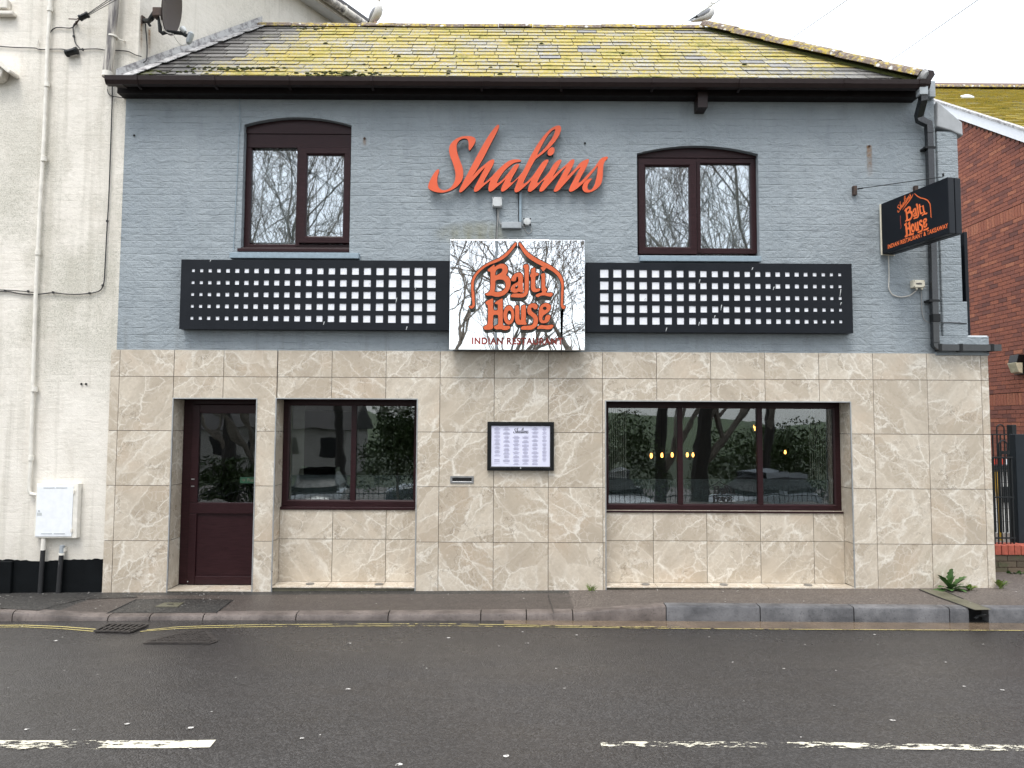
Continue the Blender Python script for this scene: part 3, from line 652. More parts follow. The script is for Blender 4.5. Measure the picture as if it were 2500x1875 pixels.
def tile(rects, name='tile', parent=None):
    # rects share edges; joined to one slab of real thickness
    parent = parent or cl; x0 = min(r[0] for r in rects); x1 = max(r[1] for r in rects); z0 = min(r[2] for r in rects); z1 = max(r[3] for r in rects)
    o = Vector(((x0+x1)/2, 0, (z0+z1)/2)); m = MB(); dy = rnd.uniform(-.0006, .0006)
    for r in rects: m.box(r[0], r[1], dy, .009, r[2], r[3])
    return m.build(name, M['marble'], parent, origin=o)
for ci in range(len(colx)-1):
    xa, xb = colx[ci]+G, colx[ci+1]-G
    for ri in range(5):
        zt_ = rowz[ri]-(G if ri else 0); zb_ = (rowz[ri+1]+G) if rowz[ri+1] is not None else zb((xa+xb)/2)
        cuts = [o for o in OP if o[0] < xb and o[1] > xa]; edges = sorted({xa, xb} | {min(max(v, xa), xb) for o in cuts for v in o[:2]}); rects = []
        for a, b in zip(edges, edges[1:]):
            if b-a < .012: continue
            o = [o for o in cuts if o[0] < (a+b)/2 < o[1]]; lo = max(zb_, o[0][2]) if o else zb_
            if zt_-lo > .012: rects.append((a, b, lo, zt_))
        groups = []
        for r in rects:
            if groups and abs(groups[-1][-1][1]-r[0]) < 1e-6 and groups[-1][-1][3] == r[3] and not (ri >= 2): groups[-1].append(r)
            else: groups.append([r])
        for gp in groups: tile(gp)
# reveals, soffits and window aprons of the three recesses
RD = .27
def rect_tile_x(x, face, y0, y1, z0, z1):      # on a side reveal; face +1 looks right
    o = Vector((x, (y0+y1)/2, (z0+z1)/2)); m = MB(); m.box(min(x, x-face*.009), max(x, x-face*.009), y0+.001, y1-.001, z0+G, z1-G)
    return m.build('tile', M['marble'], cl, origin=o)
def rect_tile_y(x0, x1, Y, z0, z1):
    o = Vector(((x0+x1)/2, Y, (z0+z1)/2)); m = MB(); m.box(x0+G, x1-G, Y, Y+.009, z0+G, z1-G); return m.build('tile', M['marble'], cl, origin=o)
def rect_tile_z(x0, x1, y0, y1, za, zb_):
    o = Vector(((x0+x1)/2, (y0+y1)/2, (za+zb_)/2)); m = MB(); m.hexa([(x0+G, y0, za-.012), (x1-G, y0, za-.012), (x1-G, y1, zb_-.012), (x0+G, y1, zb_-.012)], [(x0+G, y0, za), (x1-G, y0, za), (x1-G, y1, zb_), (x0+G, y1, zb_)])
    return m.build('tile', M['marble'], cl, origin=o)
rz = [2.07, 1.713, 1.113, .513]
LEDGE = [(.0, .0)]*3
LZ = []
for k, (o, pb, pf) in enumerate(zip(OP, ((520, 1428), (811, 1420), (1726, 1423)), ((520, 1441), (811, 1432.5), (1726, 1433)))):
    zbk, zfr = A(*pb, RD if k == 0 else .22).z, A(*pf, 0).z; LZ.append((zfr, zbk))
for (xa, xb, zo), (zf, zk) in zip(OP, LZ):
    for a, b in zip(rz, rz[1:]+[zf]):
        rect_tile_x(xa-.0005, 1, .010, RD, b, min(a, zo-.004)); rect_tile_x(xb+.0005, -1, .010, RD, b, min(a, zo-.004))
for (xa, xb, zo), (zf, zk), jx, jz in zip(OP[1:], LZ[1:], ((811.5, 942), (1595, 1726, 1857, 1987)), ((811, 1316), (1726, 1321))):
    z1 = A(*jz, .22).z; X = [xa]+[A(j, jz[1], .22).x for j in jx]+[xb]
    for a, b in zip(X, X[1:]):
        rect_tile_y(a, b, .22, zk, z1); rect_tile_y(a, b, .22, z1, .845); rect_tile_z(a, b, -.004, .22, zf, zk)
    m = MB(); m.box(xa+.002, xb-.002, .02, .29, -.1, min(zf, zk)-.013); m.box(xa+.002, xb-.002, .232, .29, min(zf, zk)-.01, .84); m.build('recess_plinth', M['ledge'], rest)
(xa, xb, zo), (zf, zk) = OP[0], LZ[0]
rect_tile_z(xa, lerp(xa, xb, .42), -.004, RD, zf, zk); rect_tile_z(lerp(xa, xb, .42), xb, -.004, RD, zf, zk)
m = MB(); m.box(xa+.002, xb-.002, .01, .4, -.1, min(zf, zk)-.013); m.build('threshold_base', M['ledge'], rest)
for xa, xb, zo in OP:
    m = MB(); m.box(xa, xb, .012, .34, zo+.001, zo+.03); m.build('recess_soffit', M['dark'], rest)
    for x in (xa, xb):
        m = MB(); m.box(x-.006, x+.006, -.005, .009, max(zb(x), -.05), zo+.006); m.build('edge_trim', M['trim'], rest)
    m = MB(); m.box(xa+.0065, xb-.0065, -.005, .009, zo-.006, zo+.006); m.build('edge_trim', M['trim'], rest)
for px, py, k in ((757, 1426.5, 1), (925, 1425.5, 1), (1576, 1429, 2), (1767, 1430, 2), (1973, 1428, 2)):
    c = A(px, py, .11); zc = lerp(LZ[k][0], LZ[k][1], .5)+.004; m = MB()
    m.lathe([(.030, 0), (.046, 0), (.046, .005), (.030, .005)], (c.x, .11, zc), n=18); u = m.build('ground_light', M['steel'], rest, smooth=True)
    m = MB(); m.lathe([(.0295, -.002), (.0295, .002), (.001, .003)], (c.x, .11, zc), n=16); m.build('light_lens', M['acryl'], u, smooth=True)
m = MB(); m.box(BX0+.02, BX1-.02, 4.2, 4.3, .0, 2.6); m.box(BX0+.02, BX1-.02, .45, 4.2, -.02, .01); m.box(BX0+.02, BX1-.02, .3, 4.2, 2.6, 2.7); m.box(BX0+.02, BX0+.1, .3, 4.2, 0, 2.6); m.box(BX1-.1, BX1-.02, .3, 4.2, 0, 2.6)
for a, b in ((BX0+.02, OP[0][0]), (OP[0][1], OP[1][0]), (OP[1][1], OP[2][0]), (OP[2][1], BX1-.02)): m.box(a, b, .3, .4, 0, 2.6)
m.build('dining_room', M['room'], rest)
m = MB(); m.box(BX0+.05, BX1-.05, .9, .95, 2.8, 5.3); m.build('upstairs_partition', M['netc'], rest)

# --- upper windows
def upper_window(op, sash_right, zhead, panes, board2):
    xa, xb, za, zs, zc = op; Yw = .085; label = None
    n = 20; pts = [(xa+.002, zhead)]+[(xb-.002, zhead)]+[(lerp(xb-.002, xa+.002, k/n), zs+(zc-zs)*(1-(2*k/n-1)**2)-.004) for k in range(n+1)]
    w = MB(); w.frame(xa+.004, xb-.004, za+.045, zhead-.002, .05, Yw, Yw+.07); win = w.build('window', M['upvc'], rest)
    m = MB(); m.prism([Vector((x, Yw-.012, z)) for x, z in pts], (0, .05, 0)); m.build('arched_head_board', M['upvc'], win)
    if board2: m = MB(); m.box(xa+.02, xb-.004, Yw-.005, Yw+.03, zhead-board2, zhead-.028); m.box(xa+.004, xb-.004, Yw+.03, Yw+.06, zhead-.03, zhead-.001); m.build('head_board', M['upvc'], win)
    return win
def pane(win, x0, x1, z0, z1, Y, mat='glass'):
    m = MB(); m.box(x0, x1, Y, Y+.006, z0, z1); return m.build('pane', M[mat], win)
def px_rect(x0, y0, x1, y1, Y):
    a, b = A(x0, y0, Y), A(x1, y1, Y); return min(a.x, b.x), max(a.x, b.x), min(a.z, b.z), max(a.z, b.z)
k = 4.366; f6 = lambda x, y: (560+x/k, 270+y/k)
w1 = upper_window(UL, True, A(*f6(700, 250), .085).z, None, .16)
x0, x1, z0, z1 = px_rect(*f6(760, 398), *f6(1276, 1410), .055); m = MB(); m.frame(x0, x1, z0, z1, .062, .05, .11, .016); s1 = m.build('sash', M['upvc'], w1)
q = px_rect(*f6(822, 460), *f6(1214, 1358), .08); pane(s1, *q, .082, 'glass_up')
q = px_rect(*f6(240, 425), *f6(720, 1406), .11); pane(w1, *q, .118, 'glass_up')
xm = A(*f6(738, 900), .09).x; m = MB(); m.box(xm-.022, xm+.022, .079, .15, UL[2]+.08, A(*f6(738, 388), .09).z); m.build('mullion', M['upvc'], w1)
m = MB(); m.box(UL[0]-.03, UL[1]-.002, .02, .12, UL[2]+.006, UL[2]+.047); m.box(UL[0]-.035, UL[1]+.0, -.0, .02, UL[2]-.005, UL[2]+.032); m.build('cill', M['upvc'], w1, bevel=.004)
k7 = 5.353; f7 = lambda x, y: (1540+x/k7, 340+y/k7)
w2 = upper_window(UR, False, A(*f7(860, 247), .085).z, None, 0)
x0, x1, z0, z1 = px_rect(*f7(98, 256), *f7(866, 1500), .055); m = MB(); m.frame(x0, x1, z0, z1, .066, .05, .11, .016); s2 = m.build('sash', M['upvc'], w2)
q = px_rect(*f7(160, 335), *f7(782, 1422), .08); pane(s2, *q, .082, 'glass_up')
q = px_rect(*f7(900, 288), *f7(1614, 1480), .11); pane(w2, *q, .118, 'glass_up')
xm = A(*f7(885, 900), .09).x; m = MB(); m.box(xm-.02, xm+.02, .079, .15, UR[2]+.06, A(*f7(885, 256), .09).z); m.build('mullion', M['upvc'], w2)
for a, b, w, bz in (((560.5, 616), (876, 631.5), w1, 0), ((1562.5, 624), (1859, 639), w2, 0)):
    x0, x1, z0, z1 = px_rect(*a, *b, -.05); m = MB(); m.box(x0, x1, -.055, .05, z0, z1); m.build('stone_sill', M['bluepaint'], rest, bevel=.006)
def curtain(label, x0, x1, z0, z1, Y, mat, wave=.03, n=40, per=.11):
    m = MB(); P = [(lerp(x0, x1, k/n), Y+wave*math.sin(2*math.pi*lerp(x0, x1, k/n)/per)+.4*wave*math.sin(11*k/n)) for k in range(n+1)]
    for a, b in zip(P, P[1:]): m.hexa([(a[0], a[1], z0), (b[0], b[1], z0), (b[0], b[1]+.004, z0), (a[0], a[1]+.004, z0)], [(a[0], a[1], z1), (b[0], b[1], z1), (b[0], b[1]+.004, z1), (a[0], a[1]+.004, z1)])
    return tag(m.build('curtain', M[mat], smooth=True), label, 'curtain')
curtain('white net curtain behind the narrow upper window on the left', -2.20, -1.08, 3.74, 5.1, .24, 'netc')
curtain('white net curtain behind the left half of the right upper window', 2.25, 2.66, 3.72, 4.85, .24, 'netc', n=16)
curtain('white net curtain behind the right half of the right upper window', 2.84, 3.52, 3.72, 4.85, .24, 'netc', n=26)

# --- shop windows
def shop_window(oi, mull, glassr, cill, label_unused=None):
    xa, xb, zo = OP[oi]; Y = RD
    z0 = A(900, 1236 if oi == 1 else 1242, Y).z; m = MB(); m.frame(xa+.002, xb-.002, z0, zo-.002, .055, Y-.0, Y+.07, .014); win = m.build('window', M['upvc'], rest)
    for px in mull:
        x = A(px, 1100, Y).x; m = MB(); m.box(x-.03, x+.03, Y+.002, Y+.07, z0+.056, zo-.06); m.build('mullion', M['upvc'], win, bevel=.005)
    xs_ = [xa+.05]+[A(p, 1100, Y).x for p in mull]+[xb-.05]
    for i, (a, b) in enumerate(zip(xs_, xs_[1:])):
        pn = pane(win, a+(.028 if i else .008), b-(.028 if i < len(mull) else .008), z0+.06, zo-.062, Y+.03, 'glass')
        zf = A(900, 1160 if oi == 1 else 1166, Y+.04).z; m = MB(); m.box(a+.03, b-.03, Y+.038, Y+.040, z0+.06, zf); m.build('frosted_film', M['film'], pn)
    a, b = A(cill[0], cill[2], Y-.06), A(cill[1], cill[3], Y-.06); m = MB(); m.box(max(a.x, xa+.003), min(b.x, xb-.003), Y-.065, Y+.04, b.z-.004, z0-.002); m.build('cill', M['upvc'], win, bevel=.006); return win
sw1 = shop_window(1, (862.5,), None, (682, 1013, 1237, 1245)); sw2 = shop_window(2, (1661, 1856), None, (1478, 2060, 1244, 1253))
sw2p = [c for c in sw2.children if c.name.startswith('pane')][1]

# --- entrance door
xa, xb, zo = OP[0]; Y = .26; kd = 3.254; fd = lambda x, y: (420+x/kd, 950+y/kd)
zd = A(*fd(400, 1550), Y).z; m = MB(); m.frame(xa+.10, xb+.04, zd-.01, zo-.002, .05, Y+.004, Y+.09); m.box(xa+.002, xa+.0995, Y+.01, Y+.08, zd, zo-.002)
door = m.build('door', M['upvc'], rest)
zr0, zr1 = A(*fd(400, 975), Y).z, A(*fd(400, 915), Y).z
dx0 = A(*fd(130, 500), Y).x+.035
m = MB(); m.box(dx0, xb, Y-.012, Y+.05, zr0-.02, zr1+.02); m.box(dx0, dx0+.085, Y-.012, Y+.05, zd+.0, zr0-.0205); m.box(dx0, dx0+.085, Y-.012, Y+.05, zr1+.0205, zo-.06)
m.box(dx0+.086, xb, Y-.012, Y+.05, zd+.0, zd+.09); m.box(dx0+.086, xb, Y-.012, Y+.05, zo-.16, zo-.06); m.build('door_leaf', M['upvc'], door, bevel=.006)
m = MB(); m.box(dx0+.086, xb, Y+.01, Y+.03, zd+.091, zr0-.021); m.build('door_panel', M['upvc'], door)
pn = pane(door, dx0+.086, xb-.002, zr1+.021, zo-.161, Y+.012, 'glassd')
q = px_rect(586, 1165, 622, 1180, Y+.005); m = MB(); m.box(q[0], q[1]+.05, Y+.006, Y+.009, q[2], q[3]); stk = m.build('push_sticker', M['green'], door)
t = text_mesh('\u2192 Push', .038, .16, .0); upright(t, 'sticker_lettering', M['chan'], Y+.004, stk, Matrix.Translation((q[0]+.02, Y+.0045, q[2]+.018)) @ UPR)
for z in (1.16, 1.08): m = MB(); m.box(dx0+.015, dx0+.05, Y-.018, Y-.012, z, z+.012); m.build('lock_plate', M['steel'], door)
c = A(*fd(125, 1528), Y-.012); m = MB(); m.lathe([(.007, 0), (.007, .006), (.001, .008)], c, (0, -1, 0), 8); m.build('door_screw', M['trim'], door)
q = px_rect(1099.5, 1162, 1156.5, 1180, 0); m = MB(); m.frame(q[0], q[1], q[2], q[3], .018, -.009, .003, .004); lp = m.build('letter_plate', M['steel'], rest)
m = MB(); m.box(q[0]+.02, q[1]-.02, -.004, .002, q[2]+.02, q[3]-.02); m.build('letter_flap', M['hole'], lp)

# ================================================================== ROOF
YE = -.19; PIT = math.radians(44); rn = Vector((0, -math.sin(PIT), math.cos(PIT)))     # eaves line and slope
E0 = Vector((0, YE, A(1250, 197.5, YE).z))
def RP(px, py): return AP(px, py, E0, rn)
def rp_uv(p): return p.x, (p-E0).dot(Vector((0, math.cos(PIT), math.sin(PIT))))
def uvp(u, s, h=0): return Vector((u, YE+s*math.cos(PIT), E0.z+s*math.sin(PIT)))+rn*h
sR = rp_uv(RP(1250, 67))[1]
uL0 = rp_uv(RP(296, 190))[0]; uL1 = rp_uv(RP(642, 58))[0]; uR0 = rp_uv(RP(2243, 200))[0]; uR1 = rp_uv(RP(1722, 76))[0]
def uL(s): return lerp(uL0, uL1, s/sR)
def uR(s): return lerp(uR0, uR1, s/sR)
m = MB(); m.hexa([uvp(uL0-.05, .02, -.06), uvp(uR0+.05, .02, -.06), uvp(uR1+.02, sR+.02, -.06), uvp(uL1-.05, sR+.02, -.06)], [uvp(uL0-.05, .02, -.012), uvp(uR0+.03, .02, -.012), uvp(uR1, sR+.02, -.012), uvp(uL1-.05, sR+.02, -.012)])
top = uvp(0, sR, 0); yr = top.y
m.quad((uL1, yr, top.z-.05), (uR1, yr, top.z-.05), (BX1, 4.4, ZE), (BX0, 4.4, ZE)); m.quad((uR0, YE, E0.z-.02), (uR1, yr, top.z-.05), (BX1, 4.4, ZE), (BX1, 1, ZE-.01))
roof = m.build('roof', M['dark'], rest)
ys = [197.5, 188.6, 179.8, 171.0, 162.2, 153.4, 144.7, 136.2, 127.8, 119.6, 111.6, 103.7, 95.8, 88.2, 80.8, 73.8]
srow = [max(0, rp_uv(RP(1250, y))[1]) for y in ys]+[sR]
rest_s = MB(); cnt = 0; allsl = []
def slate_verts(m, a0, b0, a1, b1, s0, s1, lift, tone, cov):
    h0, h1 = .011+lift, .002; th = .006
    m.hexa([uvp(a0, s0, h0-th), uvp(b0, s0, h0-th), uvp(b1, s1, h1-th), uvp(a1, s1, h1-th)], [uvp(a0, s0, h0), uvp(b0, s0, h0), uvp(b1, s1, h1), uvp(a1, s1, h1)]); m.mark(tone=tone, cover=cov)
for r in range(16):
    s0, s1 = srow[r], min(srow[r+1]+.03, sR+.01); u = uL(s0)-(.25 if r % 2 else .375)+rnd.uniform(-.03, .03); end = uR(s0); base_tone = rnd.uniform(-.1, .1)
    while u < end:
        w = .25+rnd.choice((0, 0, 0, .03, -.02)); a0, b0 = max(u+.004, uL(s0)+.03), min(u+w-.004, end+.02); a1, b1 = max(u+.004, uL(s1)+.03), min(u+w-.004, uR(s1)+.02)
        if b0-a0 > .03:
            if b1 < a1: b1 = a1+.005
            d = (a0+b0)/2-uL(s0); cov = max(0, min(1, (d-.12)/.85)); e = uR(s0)-(a0+b0)/2
            if r < 4 and e < 1.9: cov *= lerp(.5, 1, e/1.9)
            if r == 0: cov *= .88
            cov = max(0, min(1, cov+rnd.uniform(-.05, .05)+ (.08 if r > 10 else 0)))
            if rnd.random() < .025: cov *= .6
            tone = max(0, min(1, rnd.random()*.8+.1+base_tone)); lift = rnd.uniform(0, .006); ds = rnd.uniform(-.004, .004)
            allsl.append((r, a0, b0, a1, b1, s0+ds, s1, lift, tone, cov))
        u += w
for i, q in enumerate(allsl):
    if i < 296:
        m = MB(); slate_verts(m, *q[1:]); m.build('slate', M['slate'], roof)
    else: slate_verts(rest_s, *q[1:])
tag(rest_s.build('upper_slates', M['slate'], roof), kind='stuff')
# ridge and hip tiles
def half_tile(m, a, b, r, sq=1.0, th=.015):
    t = (b-a).normalized(); side = t.cross(Vector((0, 0, 1))).normalized(); up = side.cross(t).normalized(); n = 8; base = len(m.v)
    for p in (a, b):
        for rr in (r, r-th):
            for j in range(n+1):
                an = math.pi*j/n; m.v.append(p+side*math.cos(an)*rr*sq+up*(math.sin(an)*rr*.78-.03))
    k = n+1
    for j in range(n):
        m.f += [(base+j, base+j+1, base+2*k+j+1, base+2*k+j), (base+k+j, base+3*k+j, base+3*k+j+1, base+k+j+1), (base+j, base+k+j, base+k+j+1, base+j+1), (base+2*k+j, base+2*k+j+1, base+3*k+j+1, base+3*k+j)]
    for j in (0, n): m.f.append((base+j, base+2*k+j, base+3*k+j, base+k+j))
x = uL1-.02; rzp = uvp(0, sR, 0).z
while x < uR1-.05:
    b = min(x+.46, uR1+.05); m = MB(); dz = rnd.uniform(-.006, .006); half_tile(m, Vector((x, yr+.03, rzp-.002+dz)), Vector((b-.006, yr+.03, rzp-.002+dz+rnd.uniform(-.004, .004))), .105)
    m.build('ridge_tile', M['ridge'], roof, smooth=True); x = b
hA, hB = uvp(uR1+.02, sR, .02), uvp(uR0+.0, .05, .04); N = 6
for k in range(N):
    a, b = hA.lerp(hB, k/N), hA.lerp(hB, (k+1)/N+.006); m = MB(); j = rnd.uniform(-.004, .004)
    half_tile(m, a+Vector((0, 0, j)), b+Vector((0, 0, j+.012)), .135); m.build('hip_tile', M['ridge'], roof, smooth=True)
m = MB(); o = Vector((.0, 0, -.03)); sd_ = Vector((.11, .0, 0)); m.hexa([hA+o-sd_, hB+o-sd_, hB+o+sd_, hA+o+sd_], [hA-sd_*.9, hB-sd_*.9, hB+sd_*.9, hA+sd_*.9]); m.build('hip_bedding', M['moss'], roof)
d = (hB-hA).normalized(); m = MB(); m.lathe([(.09, 0), (.105, .015), (.08, .05), (.001, .055)], hB+d*.005-Vector((0, 0, .0)), d, 12); m.build('hip_end_mortar', M['lead'], roof, smooth=True)
# lead flashing against the neighbour's wall
fl = [uvp(uL(s), s, .0) for s in (-.02, sR*.2, sR*.4, sR*.6, sR*.8, sR*1.03)]
for i, (a, b) in enumerate(zip(fl, fl[1:])):
    m = MB(); up = Vector((0, 0, .10)); o = Vector((-.03, 0, .02)); q = Vector((.08, 0, .03)); e = (b-a)*.004
    m.hexa([a+o, b+o-e, b+o-e+Vector((.008, -.004, 0)), a+o+Vector((.008, -.004, 0))], [a+o+up, b+o-e+up, b+o-e+up+Vector((.008, -.004, 0)), a+o+up+Vector((.008, -.004, 0))])
    m.quad(a+o+Vector((.004, 0, .005)), b+o-e+Vector((.004, 0, .005)), b+q-e, a+q); m.build('lead_flashing', M['lead'], roof)
    for t in (.12, .55):
        c = a.lerp(b, t); c2 = a.lerp(b, t+.4); m = MB(); m.hexa([c+q*1.0+Vector((-.09, 0, .0)), c2+q+Vector((-.09, 0, 0)), c2+q+Vector((.03, -.02, -.012)), c+q+Vector((.05, -.03, -.012))], [c+q+Vector((-.09, 0, .01)), c2+q+Vector((-.09, 0, .01)), c2+q+Vector((.03, -.02, -.004)), c+q+Vector((.05, -.03, -.004))])
        m.build('lead_soaker', M['lead'], roof)
# moss cushions along the lowest courses
m = MB()
def blob(p, r):
    n = 6; i = len(m.v)
    for ring, (h, q) in enumerate(((0, 1.0), (.45, .8), (.75, .4))):
        for j in range(n): a = 2*math.pi*j/n+ring*.4; w = r*q*(.8+.4*rnd.random()); m.v.append(p+Vector((math.cos(a)*w*1.6, math.sin(a)*w, h*r*(.8+.4*rnd.random()))))
    for k in range(2):
        for j in range(n): m.f.append((i+k*n+j, i+k*n+(j+1) % n, i+(k+1)*n+(j+1) % n, i+(k+1)*n+j))
    m.f.append(tuple(i+2*n+j for j in range(n)))
for cx, cy, sx, sy, num in ((575, 171, 60, 2.5, 60), (850, 186, 60, 4, 90), (760, 70, 30, 3, 24), (700, 62, 40, 3, 24), (1500, 150, 380, 45, 26), (1050, 140, 260, 45, 26), (430, 180, 40, 3, 18)):
    for k in range(num):
        p = RP(rnd.gauss(cx, sx), min(196, rnd.gauss(cy, sy))); u, s = rp_uv(p)
        if uL(s)+.05 < u < uR(s)-.1 and 0 < s < sR-.02: blob(p+rn*.012, rnd.uniform(.008, .02))
tag(m.build('moss_cushions', M['moss'], roof), kind='stuff')
# fascia, soffit and gutter
GY = -.235
xg0, xg1 = A(262, 190, GY).x, A(2266, 205, GY).x
fz0 = A(1250, 233, WD-.03).z; m = MB(); m.box(A(290, 200, -.1).x, A(2240, 230, -.1).x, -.125, WD, E0.z-.13, E0.z-.02); m.box(A(300, 210, -.05).x, A(2222, 240, -.05).x, -.06, WD-.001, fz0, E0.z-.131)
m.build('fascia', M['dark'], rest)
gz1 = E0.z-.008; GP = [(-.05, .0), (-.058, -.0), (-.052, -.048), (-.030, -.088), (.030, -.088), (.058, -.04), (.058, .0), (.05, .0), (.05, -.035), (.026, -.078), (-.026, -.078), (-.044, -.044)]
m = MB(); m.prism([Vector((xg0, GY+y, gz1+z)) for y, z in GP], (xg1-xg0, 0, 0)); gut = m.build('gutter', M['gut'], rest)
for px in (335, 523, 703, 906, 1173, 1368, 1590, 1802): 
    x = A(px, 205, GY).x; m = MB(); m.prism([Vector((x, GY+y*1.06-.002, gz1+z*1.05)) for y, z in ((-.06, .006), (-.055, -.05), (-.032, -.09), (.03, -.095), (.06, -.1), (.06, -.085), (.03, -.085), (-.026, -.082), (-.05, -.044), (-.052, .006))], (.026, 0, 0)); m.build('gutter_bracket', M['gut'], gut)
for px in (1180, 2055, 2238): 
    x = A(px, 205, GY).x; m = MB(); m.prism([Vector((x, GY+y*1.1, gz1+z*1.07+.004)) for y, z in GP], (.075, 0, 0)); m.build('gutter_union', M['gut'], gut)
# ragged broken left end of the gutter lip
m = MB(); m.prism([A(248, 186, GY-.03), A(300, 187, GY-.03), A(300, 207, GY-.03), A(275, 204, GY-.03)], (0, .09, 0)); m.build('gutter_end', M['gut'], gut)
q = px_rect(1704, 231, 1728, 268, -.16); m = MB(); m.box(q[0], q[1], -.16, WD, q[2]+.03, q[3]+.03); m.build('rafter_end', M['gut'], rest)
p = [A(2262, 170, -.2), A(2279, 172, -.2), A(2283, 182, -.2), A(2272, 199, -.2), A(2262, 196, -.2)]; m = MB(); m.prism(p, (0, .12, 0)); m.build('verge_gutter', M['gut'], rest)
# square rainwater pipe with swan neck
dp = []
P = [A(2253, 214, GY), A(2253, 244, GY+.01), A(2243, 283, -.07), A(2244, 292, -.065), A(2266, 303, -.06), A(2268, 318, -.06), A(2283, 838, -.06)]
M['pipeb'] = plain('shiny_black_pipe', (.014, .015, .017), .2, spec=.7)
m = MB(); m.sqtube([P[5], P[6]], .072, .062); pipe = m.build('downpipe', M['pipeb'], rest, bevel=.006)
m = MB(); m.sqtube(P[:5]+[Vector((P[5].x, -.062, P[5].z-.04))], .075, .066); m.build('swan_neck', M['pipeb'], pipe, bevel=.005)
m = MB(); q = px_rect(2240, 212, 2266, 234, GY); m.box(q[0], q[1]-.02, GY-.04, GY+.04, q[2], q[3]); m.build('pipe_outlet', M['grey'], pipe, bevel=.005)
q = px_rect(2266, 199, 2282, 238, -.04); m = MB(); m.box(q[0], q[1], -.06, .05, q[2], q[3]); m.build('pipe_hopper', M['grey'], rest, bevel=.005)
for y in (362, 735): c = A(2271 if y < 500 else 2281, y, -.06); m = MB(); m.box(c.x-.075, c.x+.042, -.096, WD, c.z-.012, c.z+.012); m.build('pipe_clip', M['black'], pipe)
for y in (777, 505): c = A(2282.5 if y > 600 else 2275, y, -.06); m = MB(); m.box(c.x-.042, c.x+.042, -.098, -.024, c.z-.045, c.z+.045); m.build('pipe_collar', M['black'], pipe, bevel=.004)
zq = A(2300, 849, -.06).z; x0 = P[6].x; m = MB(); m.sqtube([P[6], Vector((x0, -.06, zq+.03)), Vector((x0+.03, -.06, zq)), Vector((A(2440, 850, -.06).x, -.06, zq))], .072, .07); m.build('pipe_shoe_run', M['pipeb'], pipe, bevel=.005)
for px in (2291, 2342, 2418): c = A(px, 850, -.06); m = MB(); m.box(c.x-.02, c.x+.02, -.099, -.022, zq-.042, zq+.042); m.build('pipe_collar', M['black'], pipe, bevel=.004)

# ================================================================== SIGNS
# --- script lettering cut from thick board
def cA(x, y): return (1110+x/8.965, 295+y/8.965)
def cB(x, y): return (1230+x/8.965, 295+y/8.965)
def cC(x, y): return (1320+x/13.01, 370+y/13.01)
def cD(x, y): return (1035+x/10.37, 320+y/10.37)
LS = [cD(*p) for p in ((385,965),(330,975),(260,1060),(180,1190),(120,1330),(100,1410),(110,1450),(160,1490),(250,1530),(350,1555),(450,1562),(560,1545),(690,1500),(820,1420),(920,1320),(975,1220),(995,1110),(995,1000),(965,880),(910,740),(860,600),(832,480),(825,390),(840,310),(890,240),(960,197),(1030,185),(1090,200),(1125,260),(1135,340),(1130,440),(1140,485),(1160,490),(1200,445),(1265,350),(1305,270),(1308,200),(1270,160),(1190,130),(1080,125),(960,135),(850,175),(740,250),(665,340),(635,430),(635,520),(665,640),(715,770),(760,900),(790,1020),(800,1130),(785,1250),(740,1350),(680,1430),(600,1480),(520,1500),(430,1485),(370,1425),(340,1340),(335,1230),(350,1130),(385,1020))]
LH = [cA(*p) for p in ((105,1560),(95,1530),(120,1470),(200,1310),(300,1120),(400,930),(500,740),(600,560),(700,390),(800,240),(880,140),(940,85),(968,82),(975,130),(940,220),(860,370),(760,560),(660,760),(560,940),(460,1110),(385,1215),(390,1212),(460,1130),(560,1030),(660,950),(760,870),(830,840),(865,850),(868,900),(830,990),(760,1110),(690,1230),(640,1320),(635,1350),(645,1365),(700,1320),(790,1240),(900,1120),(1000,1020),(1100,930),(1200,865),(1320,840),(1420,845),(1460,870),(1445,895),(1380,900),(1290,925),(1180,1000),(1080,1100),(990,1230),(930,1330),(930,1365),(960,1360),(1050,1290),(1150,1170),(1240,1050),(1310,965),(1380,940),(1415,955),(1400,1000),(1350,1090),(1280,1210),(1220,1330),(1225,1358),(1260,1345),(1330,1290),(1420,1200))]
LH += [cB(*p) for p in ((430,1090),(480,980),(540,860),(620,710),(700,570),(800,420),(920,270),(1040,160),(1150,105),(1220,100),(1255,140),(1250,220),(1200,340),(1110,470),(1000,590),(940,645),(850,720),(760,785),(695,835),(640,930),(570,1060),(490,1220),(430,1340),(430,1378),(470,1365),(560,1285),(660,1170),(740,1050),(800,960),(860,885),(930,845),(980,850),(975,890),(930,980),(860,1100),(790,1220),(735,1330),(740,1365),(780,1345),(870,1260),(960,1160),(1020,1070),(1080,960),(1150,885),(1220,845),(1265,855),(1255,900),(1200,1000),(1130,1120),(1075,1212),(1080,1212),(1130,1160),(1250,1050),(1350,970))]
